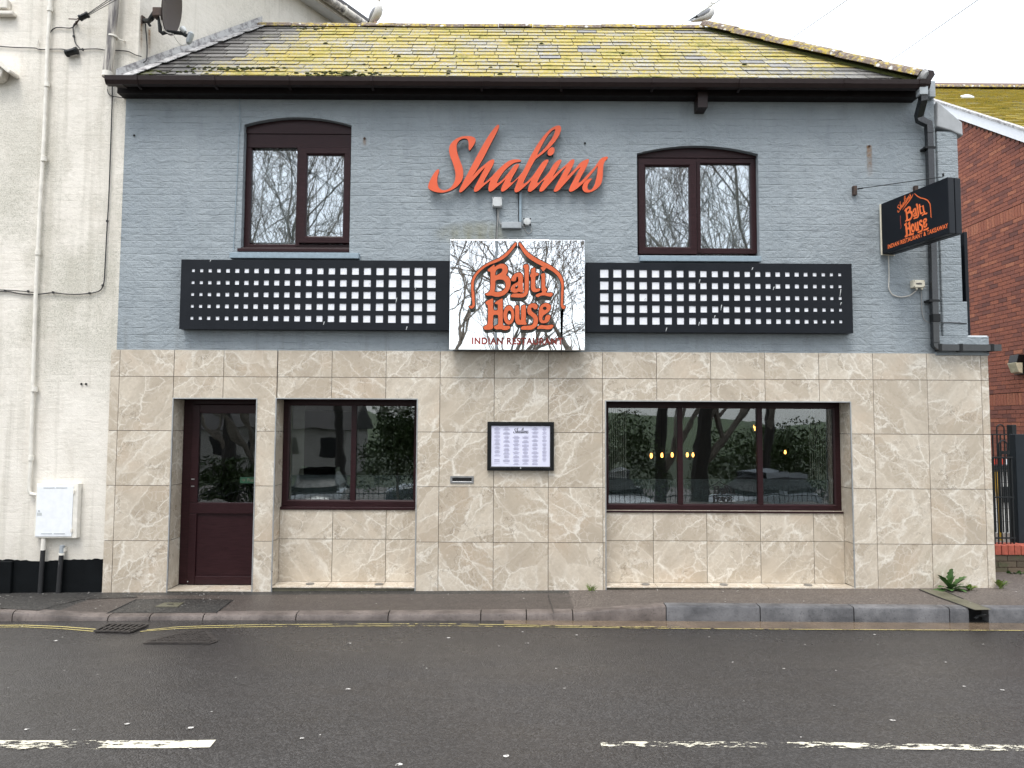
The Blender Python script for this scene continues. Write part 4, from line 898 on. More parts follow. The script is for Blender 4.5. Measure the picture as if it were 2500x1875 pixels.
LH += [cC(*p) for p in ((904,316),(960,265),(1030,240),(1075,260),(1070,340),(1010,480),(930,630),(838,785),(846,783),(920,720),(1050,590),(1150,480),(1250,360),(1350,290),(1470,240),(1530,240),(1535,290),(1490,410),(1420,560),(1320,740),(1230,900),(1205,980),(1215,995),(1270,960),(1380,850),(1500,720),(1620,590),(1720,480),(1800,370),(1860,280),(1930,210),(2020,170),(2100,155),(2140,175),(2130,225),(2070,270),(2020,340),(1990,450),(1980,600),(1975,750),(1955,900),(1930,1010),(1860,1110),(1760,1200),(1640,1270),(1500,1305),(1400,1290),(1340,1230),(1320,1150),(1340,1050),(1390,970),(1460,900),(1550,860),(1620,850),(1635,870),(1590,920),(1520,1010),(1485,1100),(1490,1170),(1520,1215),(1570,1225),(1640,1180),(1710,1060),(1750,900),(1785,750),(1805,600),(1810,460),(1804,462),(1740,560),(1650,670),(1540,800),(1430,920),(1320,1030),(1200,1140),(1100,1210),(1020,1260),(950,1280),(905,1260),(895,1215),(930,1120),(1000,980),(1100,800),(1190,640),(1262,495),(1254,495),(1180,560),(1060,690),(930,840),(820,960),(700,1090),(610,1200),(530,1260),(460,1280),(415,1265),(420,1215),(470,1110),(560,940),(660,760),(740,620),(804,495),(796,495),(720,560),(600,680),(480,810),(370,930),(260,1050),(170,1160),(90,1240))]
LH += [cB(*p) for p in ((820,1551),(780,1545),(775,1510),(810,1430),(870,1330),(892,1285),(886,1285),(830,1330),(740,1430),(650,1510),(580,1555),(540,1550),(525,1510),(550,1420),(602,1305),(596,1305),(530,1370),(420,1470),(330,1545),(270,1568),(235,1550),(230,1500),(260,1420),(322,1260),(316,1260),(250,1320),(150,1420),(50,1510))]
LH += [cA(*p) for p in ((1056,1550),(1020,1545),(1010,1500),(1040,1420),(1112,1280),(1105,1280),(1040,1350),(930,1440),(840,1520),(780,1550),(745,1540),(735,1480),(750,1390),(787,1300),(781,1300),(700,1370),(600,1450),(520,1530),(460,1555),(425,1545),(418,1500),(450,1420),(520,1290),(590,1160),(667,1020),(660,1020),(590,1090),(480,1220),(370,1340),(280,1440),(190,1530),(130,1568))]
LL = [cB(*p) for p in ((725,750),(790,620),(870,470),(960,320),(1050,215),(1110,180),(1130,190),(1110,270),(1050,390),(960,520),(860,640),(780,720))]
LD = [cB(*p) for p in ((1060,575),(1105,590),(1113,650),(1090,720),(1040,762),(985,765),(955,730),(960,660),(1000,600))]
SCRIPT = [[LS], [LH, LL], [LD]]; NAMES = ['letter_s', 'letters_halims', 'letter_dot']
def on_plane(lp, Y): return [(p.x, p.z) for p in (A(x, y, Y) for x, y in lp)]
sg = thing('script_sign', A(1266, 470, 0), 'large orange handwriting style letters fixed high on the blue grey wall', 'sign')
for L, nm, dy in zip(SCRIPT, ('capital_letter', 'joined_letters', 'letter_dot'), (0, .0012, -.0012)):
    lps = [chaikin(on_plane(l, -.07), 2) for l in L]; bk = upright(sheet_fill(lps, nm, .019), nm, M['black'], -.05+dy, sg)
    upright(sheet_fill(lps, 'letter_face', .001), 'letter_face', M['orange'], -.0702+dy, bk)
    for q in range(2): 
        c = lps[0][len(lps[0])*(q+1)//3]; m = MB(); m.tube([(c[0], -.04, c[1]), (c[0], WD, c[1])], .006, 6); m.build('letter_stud', M['iron'], bk)
# --- polished steel sign
MY = -.2; q = px_rect(1099.3, 584.6, 1427.8, 855, MY)
ms = thing('mirror_sign', ((q[0]+q[1])/2, 0, q[2]), 'square mirror polished steel sign with raised orange lettering under a pointed arch', 'sign')
m = MB(); m.box(q[0], q[1], MY, MY+.045, q[2], q[3]); m.build('mirror_panel', M['mirror'], ms, bevel=.003)
m = MB(); m.box(q[0]+.02, q[1]-.02, MY+.046, WD, q[2]+.02, q[3]-.02); m.build('sign_box', M['black'], ms)
def cE(x, y): return (1140+x/8.848, 585+y/8.848)
def cF(x, y): return (1170+x/10.533, 720+y/10.533)
def cG(x, y): return (1080+x/5.353, 560+y/5.353)
def ell(f, cx, cy, rx, ry, n=20): return [f(cx+rx*math.cos(2*math.pi*k/n), cy+ry*math.sin(2*math.pi*k/n)) for k in range(n)]
mpp = lambda f, pts: [f(*p) for p in pts]
ARCH_L = mpp(cE, ((1062,62),(1040,60),(970,150),(880,250),(780,340),(680,405),(560,455),(440,510),(330,580),(230,670),(150,770),(100,880),(90,1000),(95,1150)))+mpp(cG, ((380,800),(385,900),(395,985),(375,1003),(350,1000),(345,1008),(375,1040),(410,1022),(425,990),(420,900),(415,780)))+mpp(cE, ((145,1150),(145,1000),(155,880),(210,770),(300,670),(400,590),(520,530),(650,485),(780,420),(880,340),(970,240),(1060,120),(1075,75)))
ARCH_R = mpp(cE, ((1122,62),(1145,62),(1160,70),(1240,180),(1340,290),(1480,390),(1640,470),(1800,550),(1930,640),(2030,750),(2085,880),(2090,1000),(2085,1150)))+mpp(cG, ((1583,800),(1580,900),(1575,988),(1600,1003),(1612,1015),(1590,1043),(1560,1030),(1545,990),(1550,900),(1550,780)))+mpp(cE, ((2040,1150),(2040,1000),(2020,890),(1960,780),(1860,690),(1740,620),(1600,560),(1450,480),(1320,390),(1220,280),(1130,130),(1115,80)))
BALTI = [
 [mpp(cE, ((440,655),(510,595),(585,540),(596,548),(600,590),(650,555),(720,522),(800,520),(860,560),(885,630),(880,700),(840,765),(905,805),(945,880),(945,970),(920,1060),(870,1140),(800,1200),(700,1235),(600,1230),(530,1205),(430,1212),(385,1172),(450,1150),(500,1100),(510,1000),(510,800),(508,690),(465,690))),
  mpp(cE, ((612,700),(640,650),(700,620),(760,620),(770,660),(740,710),(680,750),(612,780))), mpp(cE, ((612,885),(680,860),(760,860),(810,890),(840,960),(835,1030),(790,1090),(720,1125),(640,1135),(588,1120),(606,1070),(612,980)))],
 [mpp(cE, ((960,890),(955,845),(985,785),(1035,735),(1105,708),(1165,715),(1202,755),(1210,820),(1210,1000),(1212,1070),(1226,1108),(1205,1140),(1160,1138),(1120,1120),(1070,1146),(1010,1146),(960,1125),(940,1085),(947,1035),(985,980),(1040,940),(1105,918),(1110,860),(1105,805),(1085,795),(1065,825),(1062,870),(1040,895),(995,900))), mpp(cE, ((1030,1040),(1060,1000),(1100,985),(1105,1020),(1085,1055),(1050,1065)))],
 [mpp(cE, ((1225,545),(1290,530),(1335,545),(1335,800),(1335,1050),(1318,1150),(1275,1215),(1210,1248),(1080,1248),(950,1240),(940,1215),(970,1180),(1010,1163),(1100,1163),(1200,1168),(1240,1130),(1248,1050),(1248,800),(1246,625),(1220,610)))],
 [mpp(cE, ((1385,640),(1430,610),(1480,600),(1480,720),(1525,715),(1555,740),(1538,775),(1480,790),(1475,900),(1475,1030),(1500,1065),(1560,1050),(1588,1075),(1560,1115),(1490,1135),(1430,1130),(1390,1090),(1380,1000),(1388,820),(1360,790),(1368,760),(1388,720)))],
 [mpp(cE, ((1590,760),(1620,730),(1690,720),(1690,900),(1690,1030),(1735,1070),(1730,1105),(1690,1135),(1760,1152),(1830,1140),(1858,1170),(1830,1225),(1770,1230),(1690,1205),(1600,1205),(1540,1245),(1490,1230),(1485,1195),(1530,1165),(1600,1150),(1630,1130),(1612,1090),(1610,1000),(1610,800)))],
 [mpp(cE, ((1590,600),(1640,575),(1700,580),(1715,610),(1690,640),(1660,680),(1628,680),(1625,650),(1600,635)))],
 [mpp(cF, ((155,185),(220,140),(345,85),(357,110),(357,400),(480,400),(480,240),(415,235),(398,205),(440,165),(590,85),(603,110),(605,400),(605,730),(612,780),(680,803),(760,792),(800,815),(790,860),(720,900),(640,905),(560,880),(440,890),(375,850),(380,820),(430,780),(488,760),(490,600),(482,508),(360,508),(355,650),(348,770),(362,800),(352,860),(290,890),(150,900),(100,840),(130,805),(218,760),(225,600),(225,260),(175,240)))],
 [ell(cF, 762, 516, 142, 250), ell(cF, 775, 530, 57, 134)],
 [mpp(cF, ((912,310),(938,275),(980,255),(1018,280),(1030,350),(1030,600),(1055,660),(1080,610),(1080,330),(1090,280),(1150,250),(1196,265),(1200,400),(1200,600),(1190,680),(1225,740),(1210,765),(1090,765),(1000,765),(945,720),(924,640),(924,420)))],
 [mpp(cF, ((1505,300),(1485,245),(1420,215),(1350,215),(1280,250),(1238,330),(1234,430),(1260,490),(1330,540),(1390,590),(1400,660),(1390,730),(1350,780),(1230,797),(1120,797),(1070,840),(1070,880),(1120,895),(1330,895),(1420,860),(1485,790),(1512,690),(1512,600),(1480,520),(1390,450),(1340,400),(1330,340),(1355,320),(1385,330),(1410,370),(1460,370),(1495,345)))],
 [mpp(cF, ((1532,500),(1532,420),(1552,320),(1612,240),(1700,205),(1790,220),(1845,280),(1840,360),(1790,430),(1700,490),(1640,540),(1620,600),(1630,650),(1660,660),(1690,640),(1690,580),(1730,520),(1790,510),(1830,530),(1825,600),(1780,690),(1700,725),(1600,725),(1550,680),(1532,600))), ell(cF, 1685, 345, 50, 45, 14)],
 [mpp(cF, ((1500,832),(1530,792),(1600,772),(1700,787),(1800,777),(1870,760),(1915,785),(1890,840),(1830,880),(1740,885),(1650,870),(1560,870),(1500,875),(1485,855)))],
]
LY = MY-.105
for i, L in enumerate(BALTI+[[ARCH_L], [ARCH_R]]):
    lps = [chaikin(on_plane(l, LY), 1) for l in L]; nm = 'raised_letter' if i < len(BALTI) else 'arch_stroke'; dy = (i % 3)*.0011
    bk = upright(sheet_fill(lps, nm, .050, .0078), nm, M['black'], LY+.0535+dy, ms)
    upright(sheet_fill(lps, 'letter_face', .001), 'letter_face', M['orange2'], LY+.0022+dy, bk)
a, b = A(1152, 841, MY), A(1374.5, 824.5, MY)
t = text_mesh('INDIAN RESTAURANT', b.z-a.z, b.x-a.x, .045, track=1.12); tag(upright(t, 'vinyl_lettering', M['redtext'], MY, ms, Matrix.Translation((a.x, MY-.0015, a.z)) @ UPR), kind='stuff')
# --- two long lattice boards
def lattice(label, x0, x1, z0, z1, cols, rows, s0, s1, rev, Y=-.1):
    th = thing('lattice_sign', ((x0+x1)/2, 0, z0), label, 'sign board', 'black boards with white squares')
    m = MB(); n = len(cols); hs = [lerp(s0, s1, (n-1-i if rev else i)/(n-1))/2 for i in range(n)]; prev = x0; D = .006
    for c, h in zip(cols, hs):
        m.quad((prev, Y, z0), (c-h, Y, z0), (c-h, Y, z1), (prev, Y, z1)); zp = z0
        for r in rows:
            m.quad((c-h, Y, zp), (c+h, Y, zp), (c+h, Y, r-h), (c-h, Y, r-h)); zp = r+h
            for p, q_ in (((c-h, r-h), (c+h, r-h)), ((c+h, r-h), (c+h, r+h)), ((c+h, r+h), (c-h, r+h)), ((c-h, r+h), (c-h, r-h))): m.quad((p[0], Y, p[1]), (q_[0], Y, q_[1]), (q_[0], Y+D, q_[1]), (p[0], Y+D, p[1]))
        m.quad((c-h, Y, zp), (c+h, Y, zp), (c+h, Y, z1), (c-h, Y, z1)); prev = c+h
    m.quad((prev, Y, z0), (x1, Y, z0), (x1, Y, z1), (prev, Y, z1))
    for p, q_ in (((x0, z0), (x1, z0)), ((x1, z0), (x1, z1)), ((x1, z1), (x0, z1)), ((x0, z1), (x0, z0))): m.quad((p[0], Y, p[1]), (q_[0], Y, q_[1]), (q_[0], WD-.001, q_[1]), (p[0], WD-.001, p[1]))
    m.build('board', M['navy'], th)
    for c, h in zip(cols, hs):
        b = MB(); b.box(-h, h, 0, .004, -h, h); me = b.mesh('square', M['acryl'])
        for r in rows:
            o = put('square', me); o.location = (c, Y+D-.0005, r); adopt(o, th)
    return th
pxs = [470,490.3,511,532.6,554.6,577.4,600.5,624.5,649.4,674.6,700.2,726.3,753.5,780.8,808.9,837.5,866.7,896,926.9,957.5,989.6,1020.9,1053]
cl_ = [A(p, 720, -.1).x for p in pxs]; rw = [A(760, y, -.1).z for y in (778, 748.8, 720, 691, 661.8)]
lattice('long black board with white squares growing to the right, left of the mirror sign', A(440, 720, -.1).x, A(1098, 720, -.1).x, A(760, 804.5, -.1).z, A(760, 635, -.1).z, cl_, rw, .032, .092, False)
LB_ = [o for o in bpy.data.objects if o.name == 'lattice_sign'][0]
def streaks(th, pts, Y=-.1):
    for x, y, l in pts:
        a, b = A(x, y, Y), A(x-2.5, y+l, Y); m = MB(); m.quad((a.x-.006, Y-.0012, a.z), (a.x+.005, Y-.0012, a.z), (b.x+.002, Y-.0012, b.z), (b.x-.002, Y-.0012, b.z)); m.build('dropping_streak', M['lgrey'], th)
streaks(LB_, ((969, 727, 12), (792, 785, 8), (1016, 700, 7), (515, 634, 5), (994, 797, 9), (903, 690, 5)))
pxs = [1475.4,1507.5,1539.3,1570.6,1601.1,1631.3,1661,1690.3,1718,1746,1772.9,1799.8,1825.4,1851,1875.9,1899.9,1923.5,1946.3,1968.2,1990.2,2011.4,2031.3,2051.6]
cl_ = [A(p, 727, -.1).x for p in pxs]; rw = [A(1760, y, -.1).z for y in (784.2, 755.4, 727, 698.2, 669.2)]
lattice('long black board with white squares shrinking to the right, right of the mirror sign', A(1431, 727, -.1).x, A(2081, 727, -.1).x, A(1760, 811.5, -.1).z, A(1760, 642.5, -.1).z, cl_, rw, .032, .092, True)
streaks([o for o in bpy.data.objects if o.name == 'lattice_sign.001'][0], ((1762, 744, 14), (1709, 682, 10), (1890, 700, 8), (1708, 786, 9), (1838, 653, 6), (2053, 706, 18), (1628, 800, 9), (1746, 770, 7), (1576, 728, 5), (2054, 738, 7)))
# --- projecting sign
pb = A(2149, 560, WD-.03); nb = Vector((.97, .24, 0)).normalized(); ud = Vector((.24, -.97, 0)).normalized(); pn0 = Vector((pb.x, -.02, 0)); nrm = Vector((-.97, -.24, 0)).normalized()
pj = thing('projecting_sign', (pb.x, 0, 3.6), 'black box sign with orange lettering projecting from the wall beside the downpipe', 'sign')
def PP(px, py): return AP(px, py, pn0, nrm)
B0, B1, F0, F1 = PP(2151, 621), PP(2148.7, 499.5), PP(2321, 569), PP(2311, 432.5)
z0 = (B0.z+F0.z)/2; z1 = (B1.z+F1.z)/2; Lp = ((F0-pn0).dot(ud)+(F1-pn0).dot(ud))/2; tb = .155
def box_uv(u0, u1, t0, t1, za, zb_): 
    L = [pn0+ud*u+nb*t for u, t in ((u0, t0), (u1, t0), (u1, t1), (u0, t1))]; return [Vector((p.x, p.y, za)) for p in L], [Vector((p.x, p.y, zb_)) for p in L]
m = MB(); m.hexa(*box_uv(.02, Lp, 0, tb*.47, z0, z1)); m.build('sign_case', M['navy'], pj, bevel=.004)
m = MB(); m.hexa(*box_uv(.02, Lp, tb*.53, tb, z0, z1)); m.build('sign_case', M['navy'], pj, bevel=.004)
m = MB(); m.hexa(*box_uv(.03, Lp-.01, tb*.471, tb*.529, z0+.01, z1-.01)); m.build('case_spine', M['hole'], pj)
m = MB(); m.hexa(*box_uv(.0, .019, -.003, tb+.012, z0-.005, z1+.0)); m.build('wall_flange', M['cream'], pj)
pm = Matrix(((ud.x, 0, nrm.x, 0), (ud.y, 0, nrm.y, 0), (0, 1, 0, 0), (0, 0, 0, 1)))
def to_sign(lps): return [[((PP(x, y)-pn0).dot(ud), PP(x, y).z) for x, y in l] for l in lps]
def on_sign(lps, name, mat='printor', off=0.0):
    me = sheet_fill(to_sign(lps), name, .0006, off); p = pn0+nrm*.0015; return upright(me, name, M[mat], 0, pj, Matrix.Translation((p.x, p.y, 0)) @ pm)
cS = lambda x, y: (2180+x/10.367, 460+y/10.367)
def aff(src, dst):   # map photo pixels of the big lettering on to the small one
    (ax, ay), (bx, by), (cx_, cy_) = src; d = (bx-ax)*(cy_-ay)-(cx_-ax)*(by-ay)
    def f(p):
        u = ((p[0]-ax)*(cy_-ay)-(cx_-ax)*(p[1]-ay))/d; v = ((bx-ax)*(p[1]-ay)-(p[0]-ax)*(by-ay))/d
        return (dst[0][0]+u*(dst[1][0]-dst[0][0])+v*(dst[2][0]-dst[0][0]), dst[0][1]+u*(dst[1][1]-dst[0][1])+v*(dst[2][1]-dst[0][1]))
    return f
fb = aff((cE(385, 1172), cE(1858, 1170), cE(596, 545)), (cS(305, 830), cS(875, 615), cS(340, 490)))
fh = aff((cF(100, 840), cF(1915, 785), cF(345, 85)), (cS(300, 1222), cS(912, 990), cS(345, 855)))
for i, L in enumerate(BALTI):
    if i == 5: continue
    on_sign([chaikin([(fb if i < 6 else fh)(p) for p in l], 1) for l in L], 'printed_letter')
fs = aff((cD(100, 1410), cC(2140, 175), cA(968, 82)), (cS(130, 610), cS(440, 130), cS(185, 325)))
for L in SCRIPT: on_sign([chaikin([fs(p) for p in l], 1) for l in L], 'printed_script')
def stroke(pts, ws):
    a, b = [], []
    for i, p in enumerate(pts):
        q0, q1 = pts[max(i-1, 0)], pts[min(i+1, len(pts)-1)]; dx, dy = q1[0]-q0[0], q1[1]-q0[1]; l = math.hypot(dx, dy) or 1; w = ws[i] if isinstance(ws, (list, tuple)) else ws
        a.append((p[0]-dy/l*w, p[1]+dx/l*w)); b.append((p[0]+dy/l*w, p[1]-dx/l*w))
    return a+b[::-1]
on_sign([mpp(cS, stroke(((515,140),(480,220),(420,310),(340,410),(245,545)), (2, 8, 11, 9, 2)))], 'printed_swoosh')
on_sign([mpp(cS, stroke(((550,128),(620,195),(700,240),(800,262),(880,300),(940,390),(955,500),(965,640),(965,725),(990,738)), (5, 11, 13, 13, 12, 11, 9, 8, 7, 4)))], 'printed_arch')
on_sign([mpp(cS, stroke(((192,690),(190,800),(200,900),(212,970),(195,1025)), 6))], 'printed_arch', 'redtext')
t = text_mesh('INDIAN RESTAURANT & TAKEAWAY', .047, None, .03, track=1.08); xsv = [v.co.x for v in t.vertices]; P0, P1 = PP(2168, 608), PP(2315, 556)
u0, u1 = (P0-pn0).dot(ud), (P1-pn0).dot(ud); t.transform(Matrix(((1, 0, 0, 0), ((P1.z-P0.z)/(u1-u0), 1, 0, 0), (0, 0, 1, 0), (0, 0, 0, 1))) @ Matrix.Diagonal(((u1-u0)/max(xsv), 1, 1, 1))); p = pn0+nrm*.0015
upright(t, 'printed_lettering', M['printor'], 0, pj, Matrix.Translation((p.x, p.y, 0)) @ pm @ Matrix.Translation((u0, P0.z, 0)))
for px, py in ((2088.5, 464), (2238, 464)):
    q = px_rect(px-4.5, py-11, px+4.5, py+11, -.03); m = MB(); m.box(q[0], q[1], -.03, WD, q[2], q[3]); m.build('stay_bracket', M['rust'], pj)
m = MB(); a, b = A(2094, 461, -.02), PP(2303, 434)+Vector((0, 0, .01)); m.tube([a, b], .004, 6); c = a.lerp(b, .07); m.tube([a, c], .008, 6); m.lathe([(.001, 0), (.01, .01), (.01, .03), (.001, .04)], b, (0, 0, 1), 8); m.build('stay_wire', M['iron'], pj)
# --- menu case
q = px_rect(1190, 1029.5, 1352.5, 1149.5, -.045)
mn = thing('menu_case', ((q[0]+q[1])/2, 0, q[2]), 'black framed menu case on the marble tiles between the windows', 'menu case')
m = MB(); m.frame(q[0], q[1], q[2], q[3], .032, -.045, .0, .012); m.build('case_frame', M['black'], mn)
p = px_rect(1200.5, 1039, 1343, 1138.5, -.03); m = MB(); m.box(p[0]-.006, p[1]+.006, -.026, -.02, p[2]-.006, p[3]+.006); sh = m.build('menu_sheet', M['paper'], mn)
c = A(1271, 1143, -.046); m = MB(); m.lathe([(.008, 0), (.008, .004), (.004, .006)], c, (0, -1, 0), 10); m.build('case_lock', M['trim'], mn)
cM = lambda x, y: (1170+x/10.367, 1010+y/10.367)
def menu_line(m, x, y, w, h): a, b = A(*cM(x-w/2, y+h/2), -.0275), A(*cM(x+w/2, y-h/2), -.0275); m.box(a.x, b.x, -.0272, -.0264, a.z, b.z)
m = MB(); mh = MB()
for cx_, y0_, y1_, w_ in ((455, 350, 1075, 175), (690, 350, 1265, 180), (935, 565, 1300, 185), (1170, 565, 1280, 185), (1412, 350, 1300, 180), (1650, 355, 1220, 125)):
    y = y0_; k = 0
    while y < y1_:
        if k % 5 == 0: menu_line(mh, cx_, y, w_*rnd.uniform(.3, .6), 9); y += 22
        else: menu_line(m, cx_, y, w_*rnd.uniform(.55, 1), 7); y += 15
        k += 1
        if k % 5 == 0: y += rnd.uniform(6, 26)
for y in (1155, 1172): menu_line(mh, 447, y, 130, 10)
for y in (1198, 1215, 1255): menu_line(m, 447, y, 140, 7)
tag(m.build('menu_print', M['ink2'], sh), kind='stuff'); tag(mh.build('menu_headings', M['ink2'], sh), kind='stuff')
fm = aff((cD(100, 1410), cC(2140, 175), cA(968, 82)), (cM(862, 485), cM(1243, 425), cM(985, 350)))
for L in SCRIPT:
    lps = [[(p_.x, p_.z) for p_ in (A(*fm(p), -.0275) for p in chaikin(l, 1))] for l in L]; upright(sheet_fill(lps, 'menu_title', .0003), 'menu_title', M['ink'], -.0276, sh)
# --- logo on the frosted film
cW = lambda x, y: (1600+x/7.373, 1060+y/7.373)
fw = aff((cE(385, 1172), cE(1858, 1170), cE(596, 545)), (cW(1035, 1068), cW(1420, 1068), cW(1075, 935))); fw2 = aff((cF(100, 840), cF(1915, 785), cF(345, 85)), (cW(1030, 1222), cW(1410, 1215), cW(1062, 1095)))
fa = aff((cE(90, 1000), cE(2090, 1000), cE(1062, 62)), (cW(955, 1010), cW(1420, 1010), cW(1135, 850)))
FY = RD+.0275
for i, L in enumerate(BALTI+[[ARCH_L], [ARCH_R]]):
    f = fa if i >= len(BALTI) else (fb and (fw if i < 6 else fw2)); lps = [[(p_.x, p_.z) for p_ in (A(*f(p), FY) for p in chaikin(l, 1))] for l in L]
    upright(sheet_fill(lps, 'window_logo', .0003), 'window_logo', M['hole'], FY, sw2)

# ================================================================== CREAM HOUSE ON THE LEFT
white = thing('cream_house', (-6, 0, 0), 'tall cream rendered house with black painted plinth at the left edge', 'house')
S0 = uvp(uL0-.045, 0); sdir = Vector((uL1-uL0, yr-YE, 0)).normalized(); snorm = Vector((sdir.y, -sdir.x, 0))
xC = S0.x+sdir.x/sdir.y*(WD+.004-YE); C0 = Vector((xC, WD+.004, 0))
ZS = (AP(744.7, 0, C0, snorm).z+AP(802, 56.8, C0, snorm).z)/2
m = MB(); m.box(-9, -3.6005, WD+.004, 1, -.1, E0.z-.02); m.box(-9, xC, WD+.004, .6, E0.z-.0195, ZS); m.build('front_wall', M['white'], white)
m = MB(); e = C0+sdir*14; m.quad(C0+Vector((0, 0, 2)), e+Vector((0, 0, 2)), e+Vector((0, 0, ZS)), C0+Vector((0, 0, ZS))); e2 = Vector((-9, e.y, 0)); m.quad(e, e2, e2+Vector((0, 0, ZS)), e+Vector((0, 0, ZS))); m.build('side_wall', M['white'], white)
def along(t, off, z): return C0+sdir*t+snorm*off+Vector((0, 0, z))
m = MB(); m.hexa([along(-.3, -.05, ZS), along(14, -.05, ZS), along(14, .2, ZS), along(-.3, .2, ZS)], [along(-.3, -.05, ZS+.02), along(14, -.05, ZS+.02), along(14, .2, ZS+.02), along(-.3, .2, ZS+.02)]); m.build('soffit', M['mwhite'], white)
m = MB(); m.hexa([along(-.3, .2, ZS-.01), along(14, .2, ZS-.01), along(14, .225, ZS-.01), along(-.3, .225, ZS-.01)], [along(-.3, .2, ZS+.15), along(14, .2, ZS+.15), along(14, .225, ZS+.15), along(-.3, .225, ZS+.15)]); m.build('eaves_board', M['pipew'], white)
m = MB(); m.tube([along(-.3, .29, ZS+.07), along(14, .29, ZS+.07)], .06, 10); gw = m.build('eaves_gutter', M['soil'], white, smooth=True)
for t in (1.0, 2.9, 4.8): m = MB(); m.tube([along(t, .29, ZS+.07), along(t+.03, .29, ZS+.07)], .072, 10); m.build('gutter_bracket', M['pipew'], gw, smooth=True)
m = MB(); m.hexa([along(-.3, .3, ZS+.12), along(14, .3, ZS+.12), Vector((-9, 12, ZS+4)), Vector((-9, -.3, ZS+3))], [along(-.3, .3, ZS+.2), along(14, .3, ZS+.2), Vector((-9, 12, ZS+4.1)), Vector((-9, -.3, ZS+3.1))]); m.build('roof', M['slate'], white)
m = MB(); N = 60; prev = None
for k in range(N+1):
    x = lerp(-5.6, -3.656, k/N); z = pw([(-5.6, .30), (-4.6, .30), (-4.35, .285), (-4.1, .30), (-3.65, .315)], x)+rnd.uniform(-.007, .007); p = (x, z)
    if prev: m.quad((prev[0], WD-.004, -.15), (p[0], WD-.004, -.15), (p[0], WD-.004, p[1]), (prev[0], WD-.004, prev[1])); m.quad((prev[0], WD-.004, prev[1]), (p[0], WD-.004, p[1]), (p[0], WD+.005, p[1]), (prev[0], WD+.005, prev[1]))
    prev = p
m.build('plinth', M['plinth'], white)
m = MB(); m.box(-9, -4.63, -.03, WD, -.15, .29); m.build('plinth_step', M['plinth'], white, bevel=.01)
def AT(pts, Y): return [A(x, y, Y) for x, y in pts]
m = MB(); m.tube(AT(((283, -60), (272, 100), (262, 176)), -.07), .05, 14); sp = m.build('soil_pipe', M['soil'], white, smooth=True)
m = MB(); m.tube(AT(((263, 176), (262, 188)), -.07), .058, 14); m.build('pipe_shoe', M['pipew'], sp, smooth=True)
m = MB(); m.tube(AT(((276.5, 88), (276, 92)), -.07), .056, 14); p = A(276, 90, -.07); m.tube([p, p+Vector((.10, .03, -.03)), A(305, 100, WD)], .008, 6); m.build('pipe_bracket', M['pipew'], sp, smooth=True)
GPth = ((124, -40), (122, 20), (117, 90), (113, 200), (108, 330), (98, 500), (88, 700), (80, 950), (75, 1140))
m = MB(); m.tube(AT(GPth, -.025), .021, 10); m.tube(AT(((75, 1140), (72, 1175), (71.5, 1196), (75, 1206), (90, 1208)), -.025), .021, 10); npz = m.build('narrow_pipe', M['pipew'], white, smooth=True)
for px, py in ((122, 22), (114.5, 206), (107.5, 388), (92.5, 617), (84.5, 950), (76, 1118)):
    m = MB(); m.tube(AT(((px+.6, py-6), (px-.2, py+6)), -.025), .030, 10); m.build('pipe_collar', M['pipew'], npz, smooth=True)
p = [Vector((q.x, -.14, q.z)) for q in AT(((-30, 128), (4, 146), (25, 170), (24, 176), (19, 178), (-6, 158), (-30, 144)), -.14)]; m = MB(); m.prism(p, (0, .152, 0)); p = [Vector((q.x, -.10, q.z)) for q in AT(((-30, 143), (-5, 160), (8, 170), (2, 186), (-8, 194), (-30, 192)), -.1)]; m.prism(p, (0, .11, 0)); m.build('stone_bracket', M['white'], white, bevel=.01)
for a, b, c, d in ((-20, -8, 13, 17), (-20, 22, 27, 32)):
    q = px_rect(a, b, c, d, -.08); m = MB(); m.box(q[0], q[1], -.1 if d > 100 else -.06, WD, q[2], q[3]); m.build('stone_bracket' if d > 100 else 'window_surround', M['white'], white, bevel=.012)
# meter cupboard and its two pipes
mb = thing('meter_box', A(138, 1250, 0), 'white plastic meter cupboard on the cream wall above the black plinth', 'meter box')
b = AT(((88.5, 1181), (192, 1180), (186.5, 1314.5), (81.5, 1314)), -.055); m = MB(); bk = [Vector((p.x, WD, p.z)) for p in b]; m.hexa([bk[3], bk[2], bk[1], bk[0]], [b[3], b[2], b[1], b[0]]); m.build('box_body', M['pipew'], mb, bevel=.008)
d = AT(((91, 1186), (179.5, 1186), (174, 1310), (85.5, 1310)), -.062); m = MB(); m.prism([d[3], d[2], d[1], d[0]], (0, .0065, 0)); dr_ = m.build('box_door', M['mwhite'], mb, bevel=.003)
def slot(p0, p1, mat, par, nm, dep=-.0645, h=.007): a_, b_ = A(*p0, dep), A(*p1, dep); m = MB(); m.box(a_.x, b_.x, dep, dep+.003, a_.z-h/2, a_.z+h/2); return m.build(nm, M[mat], par)
for x0, x1, y in ((106, 133, 1191), (137, 164, 1191), (100, 127, 1303), (131, 158, 1303)): slot((x0, y), (x1, y), 'grey', dr_, 'vent_slot')
c = A(95.5, 1247.5, -.062); m = MB(); m.lathe([(.008, 0), (.008, .004)], c, (0, -1, 0), 10); m.build('box_lock', M['grey'], dr_)
slot((90, 1255), (102, 1255), 'lgrey', dr_, 'door_label', h=.03)
for px, py in ((180, 1201), (174.5, 1295)): c = A(px, py, -.064); m = MB(); m.box(c.x-.008, c.x+.008, -.068, -.05, c.z-.02, c.z+.02); m.build('hinge', M['pipew'], mb)
